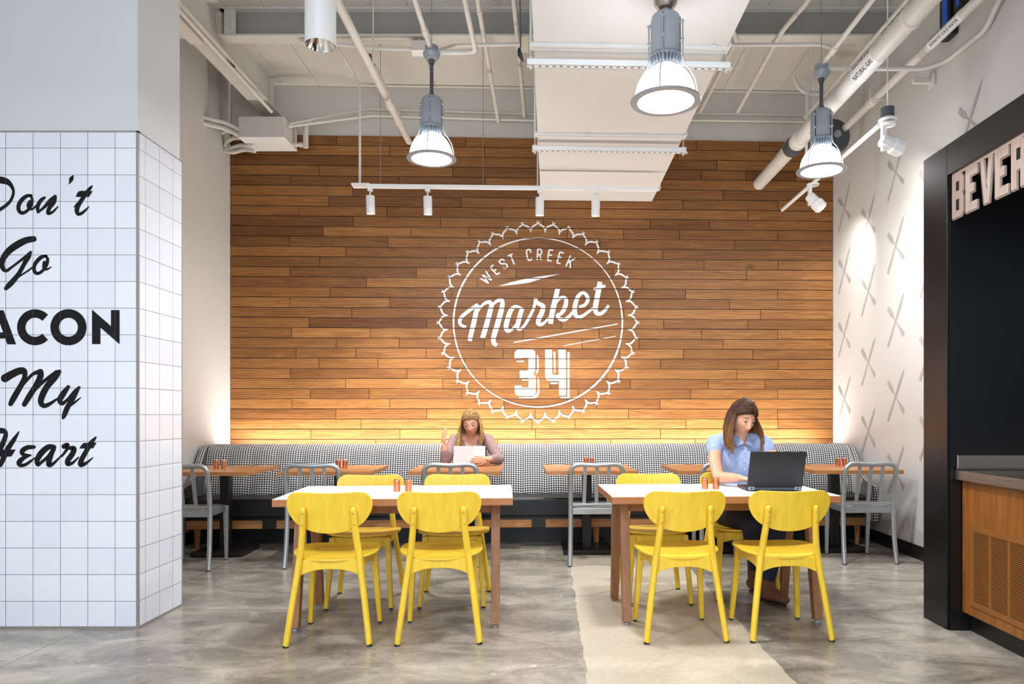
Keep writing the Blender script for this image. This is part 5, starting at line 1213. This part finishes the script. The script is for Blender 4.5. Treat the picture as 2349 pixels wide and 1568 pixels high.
def boot(an, toe, lab):
    an, toe = C(an), C(toe); d = (toe - an); d.z = 0; d.normalize(); hl = an - d * .045; hl.z = toe.z + .004
    b = organic('ankle_boot', bmat, [('c', [an + C((0, 0, .045)), an + C((0, 0, -.02)), C((an.x, an.y, toe.z + .045))], [.052, .050, .046]), ('c', [C((hl.x, hl.y, toe.z + .038)), an + d * .06 + C((0, 0, -an.z + toe.z + .040)), toe + C((0, 0, .026))], [.040, .042, .026])], .0045, 4, None, body)
    sd = d.cross(C((0, 0, 1))); out = [(-.058, -.015), (-.052, -.026), (0, -.030), (.05, -.034), (.095, -.033), (.122, -.018), (.128, 0)]; ol = spline(out, 3); ol = ol + [(x, -y) for x, y in reversed(ol[:-1])]
    base = an + d * .01
    MB().prism([(x, y) for x, y in ol], lambda x, y: tuple(C((base.x, base.y, toe.z - .020)) + d * x + sd * y), lambda x, y: tuple(C((base.x, base.y, toe.z - .005)) + d * x + sd * y)).build('sole', plain('boot_sole', lin(52, 36, 26), .7), b, smooth=30)
    return b
boot(anL, (1.475, 4.555, .022), ''); boot(anR + C((.0, 0, -.03)), (1.41, 4.785, .024), '')

# ---------------- woman reading at the banquette
sk2 = skin('skin_fair', lin(214, 160, 134))
hd = C((-.712, 6.735, 1.112)); Mh = Matrix.Translation(hd) @ Matrix.Rotation(R(-3), 4, 'Z') @ Matrix.Rotation(R(16), 4, 'X') @ Matrix.Rotation(R(-5), 4, 'Y')
shR, shL = C((-.870, 6.82, .965)), C((-.565, 6.82, .965)); elR, wrR = C((-.925, 6.615, .790)), C((-.945, 6.60, .925)); elL, wrL = C((-.450, 6.655, .792)), C((-.540, 6.468, .805))
pcs = [('m', head_mesh(Mh)), ('c', [C((-.715, 6.83, .95)), C((-.714, 6.80, 1.0)), C((-.712, 6.76, 1.06))], [.058, .048, .048]),
       ('e', (-.715, 6.83, .555), (.145, .105, .11)), ('e', (-.715, 6.83, .69), (.115, .088, .13)), ('e', (-.715, 6.825, .84), (.132, .098, .14)), ('c', [shR, C((-.716, 6.83, .975)), shL], [.048, .060, .048]),
       ('e', (-.765, 6.755, .845), (.05, .045, .05)), ('e', (-.665, 6.755, .845), (.05, .045, .05)),
       ('c', [shR, shR.lerp(elR, .5), elR], [.047, .043, .038]), ('c', [elR, elR.lerp(wrR, .4), wrR], [.037, .034, .023]), ('c', [shL, shL.lerp(elL, .5), elL], [.047, .043, .038]), ('c', [elL, elL.lerp(wrL, .4), wrL], [.037, .033, .023]),
       ('c', [C((-.80, 6.83, .54)), C((-.81, 6.45, .52))], [.085, .058]), ('c', [C((-.63, 6.83, .54)), C((-.62, 6.45, .52))], [.085, .058]), ('c', [C((-.81, 6.45, .52)), C((-.80, 6.30, .09))], [.055, .035]), ('c', [C((-.62, 6.45, .52)), C((-.64, 6.30, .09))], [.055, .035]),
       ('c', [C((-.80, 6.30, .06)), C((-.80, 6.17, .035))], [.038, .026]), ('c', [C((-.64, 6.30, .06)), C((-.64, 6.17, .035))], [.038, .026])]
pcs += hand(wrR, (.02, .06, 1), (.7, .5, 0), 1, (.22, .2, .2, .25), .92) + hand(wrL, (-1, -.02, -.02), (0, 1, -.15), 1, (.28, .30, .34, .38), .92)
b2 = organic('person', sk2, pcs, .0040, 4); tag(b2, 'woman with long blond hair in a mauve top reading a menu at the banquette', 'person')
face_parts(Mh, b2, plain('brow_blond', lin(120, 84, 54), .7), iris, plain('lips_rose', lin(180, 100, 92), .45))
hair('hair', b2, Mh, hairmat('blond_hair', lin(118, 84, 48), lin(196, 152, 92), lin(222, 188, 130), .92, 1.16), 400, .20, 11, part=.006, front=76, wave=.013, spread=1.6)
sp = [('e', (-.715, 6.83, .57), (.152, .112, .11)), ('e', (-.715, 6.83, .69), (.126, .098, .14)), ('e', (-.715, 6.825, .84), (.143, .108, .145)), ('c', [shR, C((-.716, 6.83, .975)), shL], [.057, .067, .057]), ('e', (-.765, 6.755, .845), (.06, .055, .06)), ('e', (-.665, 6.755, .845), (.06, .055, .06)),
      ('c', [shR, shR.lerp(elR, .5), elR], [.057, .054, .048]), ('c', [elR, elR.lerp(wrR, .45)], [.047, .044]), ('c', [shL, shL.lerp(elL, .5), elL], [.057, .054, .048]), ('c', [elL, elL.lerp(wrL, .6)], [.047, .041])]
def cutA(c):
    if c.z > 1.015 and abs(c.x + .715) < .075: return True
    return c.y < 6.80 and c.z > .885 and abs(c.x + .713) < .035 + (c.z - .885) * .42
organic('blouse', cloth('mauve_cloth', lin(124, 98, 98), lin(146, 118, 116), 60, .3), sp, .0050, 5, cutA, b2)
jn = [('e', (-.715, 6.83, .55), (.156, .116, .09)), ('c', [C((-.80, 6.83, .54)), C((-.81, 6.45, .52))], [.093, .066]), ('c', [C((-.63, 6.83, .54)), C((-.62, 6.45, .52))], [.093, .066]), ('c', [C((-.81, 6.45, .52)), C((-.80, 6.30, .10))], [.064, .045]), ('c', [C((-.62, 6.45, .52)), C((-.64, 6.30, .10))], [.064, .045])]
organic('jeans', bpy.data.materials['dark_denim'], jn, .006, 4, lambda c: c.z > .60, b2)
for x in (-.80, -.64):
    organic('shoe', M['vinyl'], [('c', [C((x, 6.335, .042)), C((x, 6.25, .042)), C((x, 6.155, .034))], [.040, .042, .030])], .005, 3, None, b2)
# menu held over the table
t = thing('menu', 'pale folded paper menu held by the woman at the banquette', 'menu', (-.70, 6.49, .765), R(2))
cols3 = (lin(206, 180, 180), lin(196, 184, 180), lin(204, 196, 192)); xs = (-.142, -.035, .035, .138); ys = (0, .012, .0, .012)
for i in range(3):
    mm = MB().add([(xs[i], ys[i], 0), (xs[i + 1], ys[i + 1], 0), (xs[i + 1], ys[i + 1] + .05, .152), (xs[i], ys[i] + .05, .155)] + [(xs[i], ys[i] + .0015, 0), (xs[i + 1], ys[i + 1] + .0015, 0), (xs[i + 1], ys[i + 1] + .0515, .152), (xs[i], ys[i] + .0515, .155)],
                  [(0, 1, 2, 3), (7, 6, 5, 4), (0, 4, 5, 1), (1, 5, 6, 2), (2, 6, 7, 3), (3, 7, 4, 0)])
    mm.build('page_panel', plain('menu_paper', cols3[i], .7, var=.05, scale=14), t, smooth=0)
t = thing('serving_tray', 'thin wooden tray lying on the table under the menu', 'tray', (-.66, 6.56, .740), R(2))
MB().box(-.16, .16, -.07, .09, 0, .008).build('tray_base', M['rail_wood'], t, smooth=0, bevel=.002); MB().box(-.16, .16, -.07, -.062, .008, .018).box(-.16, .16, .082, .09, .008, .018).build('tray_rim', M['rail_wood'], t, smooth=0, bevel=.002)
t = thing('pink_card', 'small flat pinkish red card on the table by the elbow of the reading woman', 'card', (-.875, 6.50, .740), R(15))
MB().lathe([(.040, 0), (.042, .003), (.040, .006), (.0, .006)], Matrix.Diagonal((1, .8, 1, 1)), 24).build('card_body', plain('pink_card', lin(216, 84, 96), .4), t)
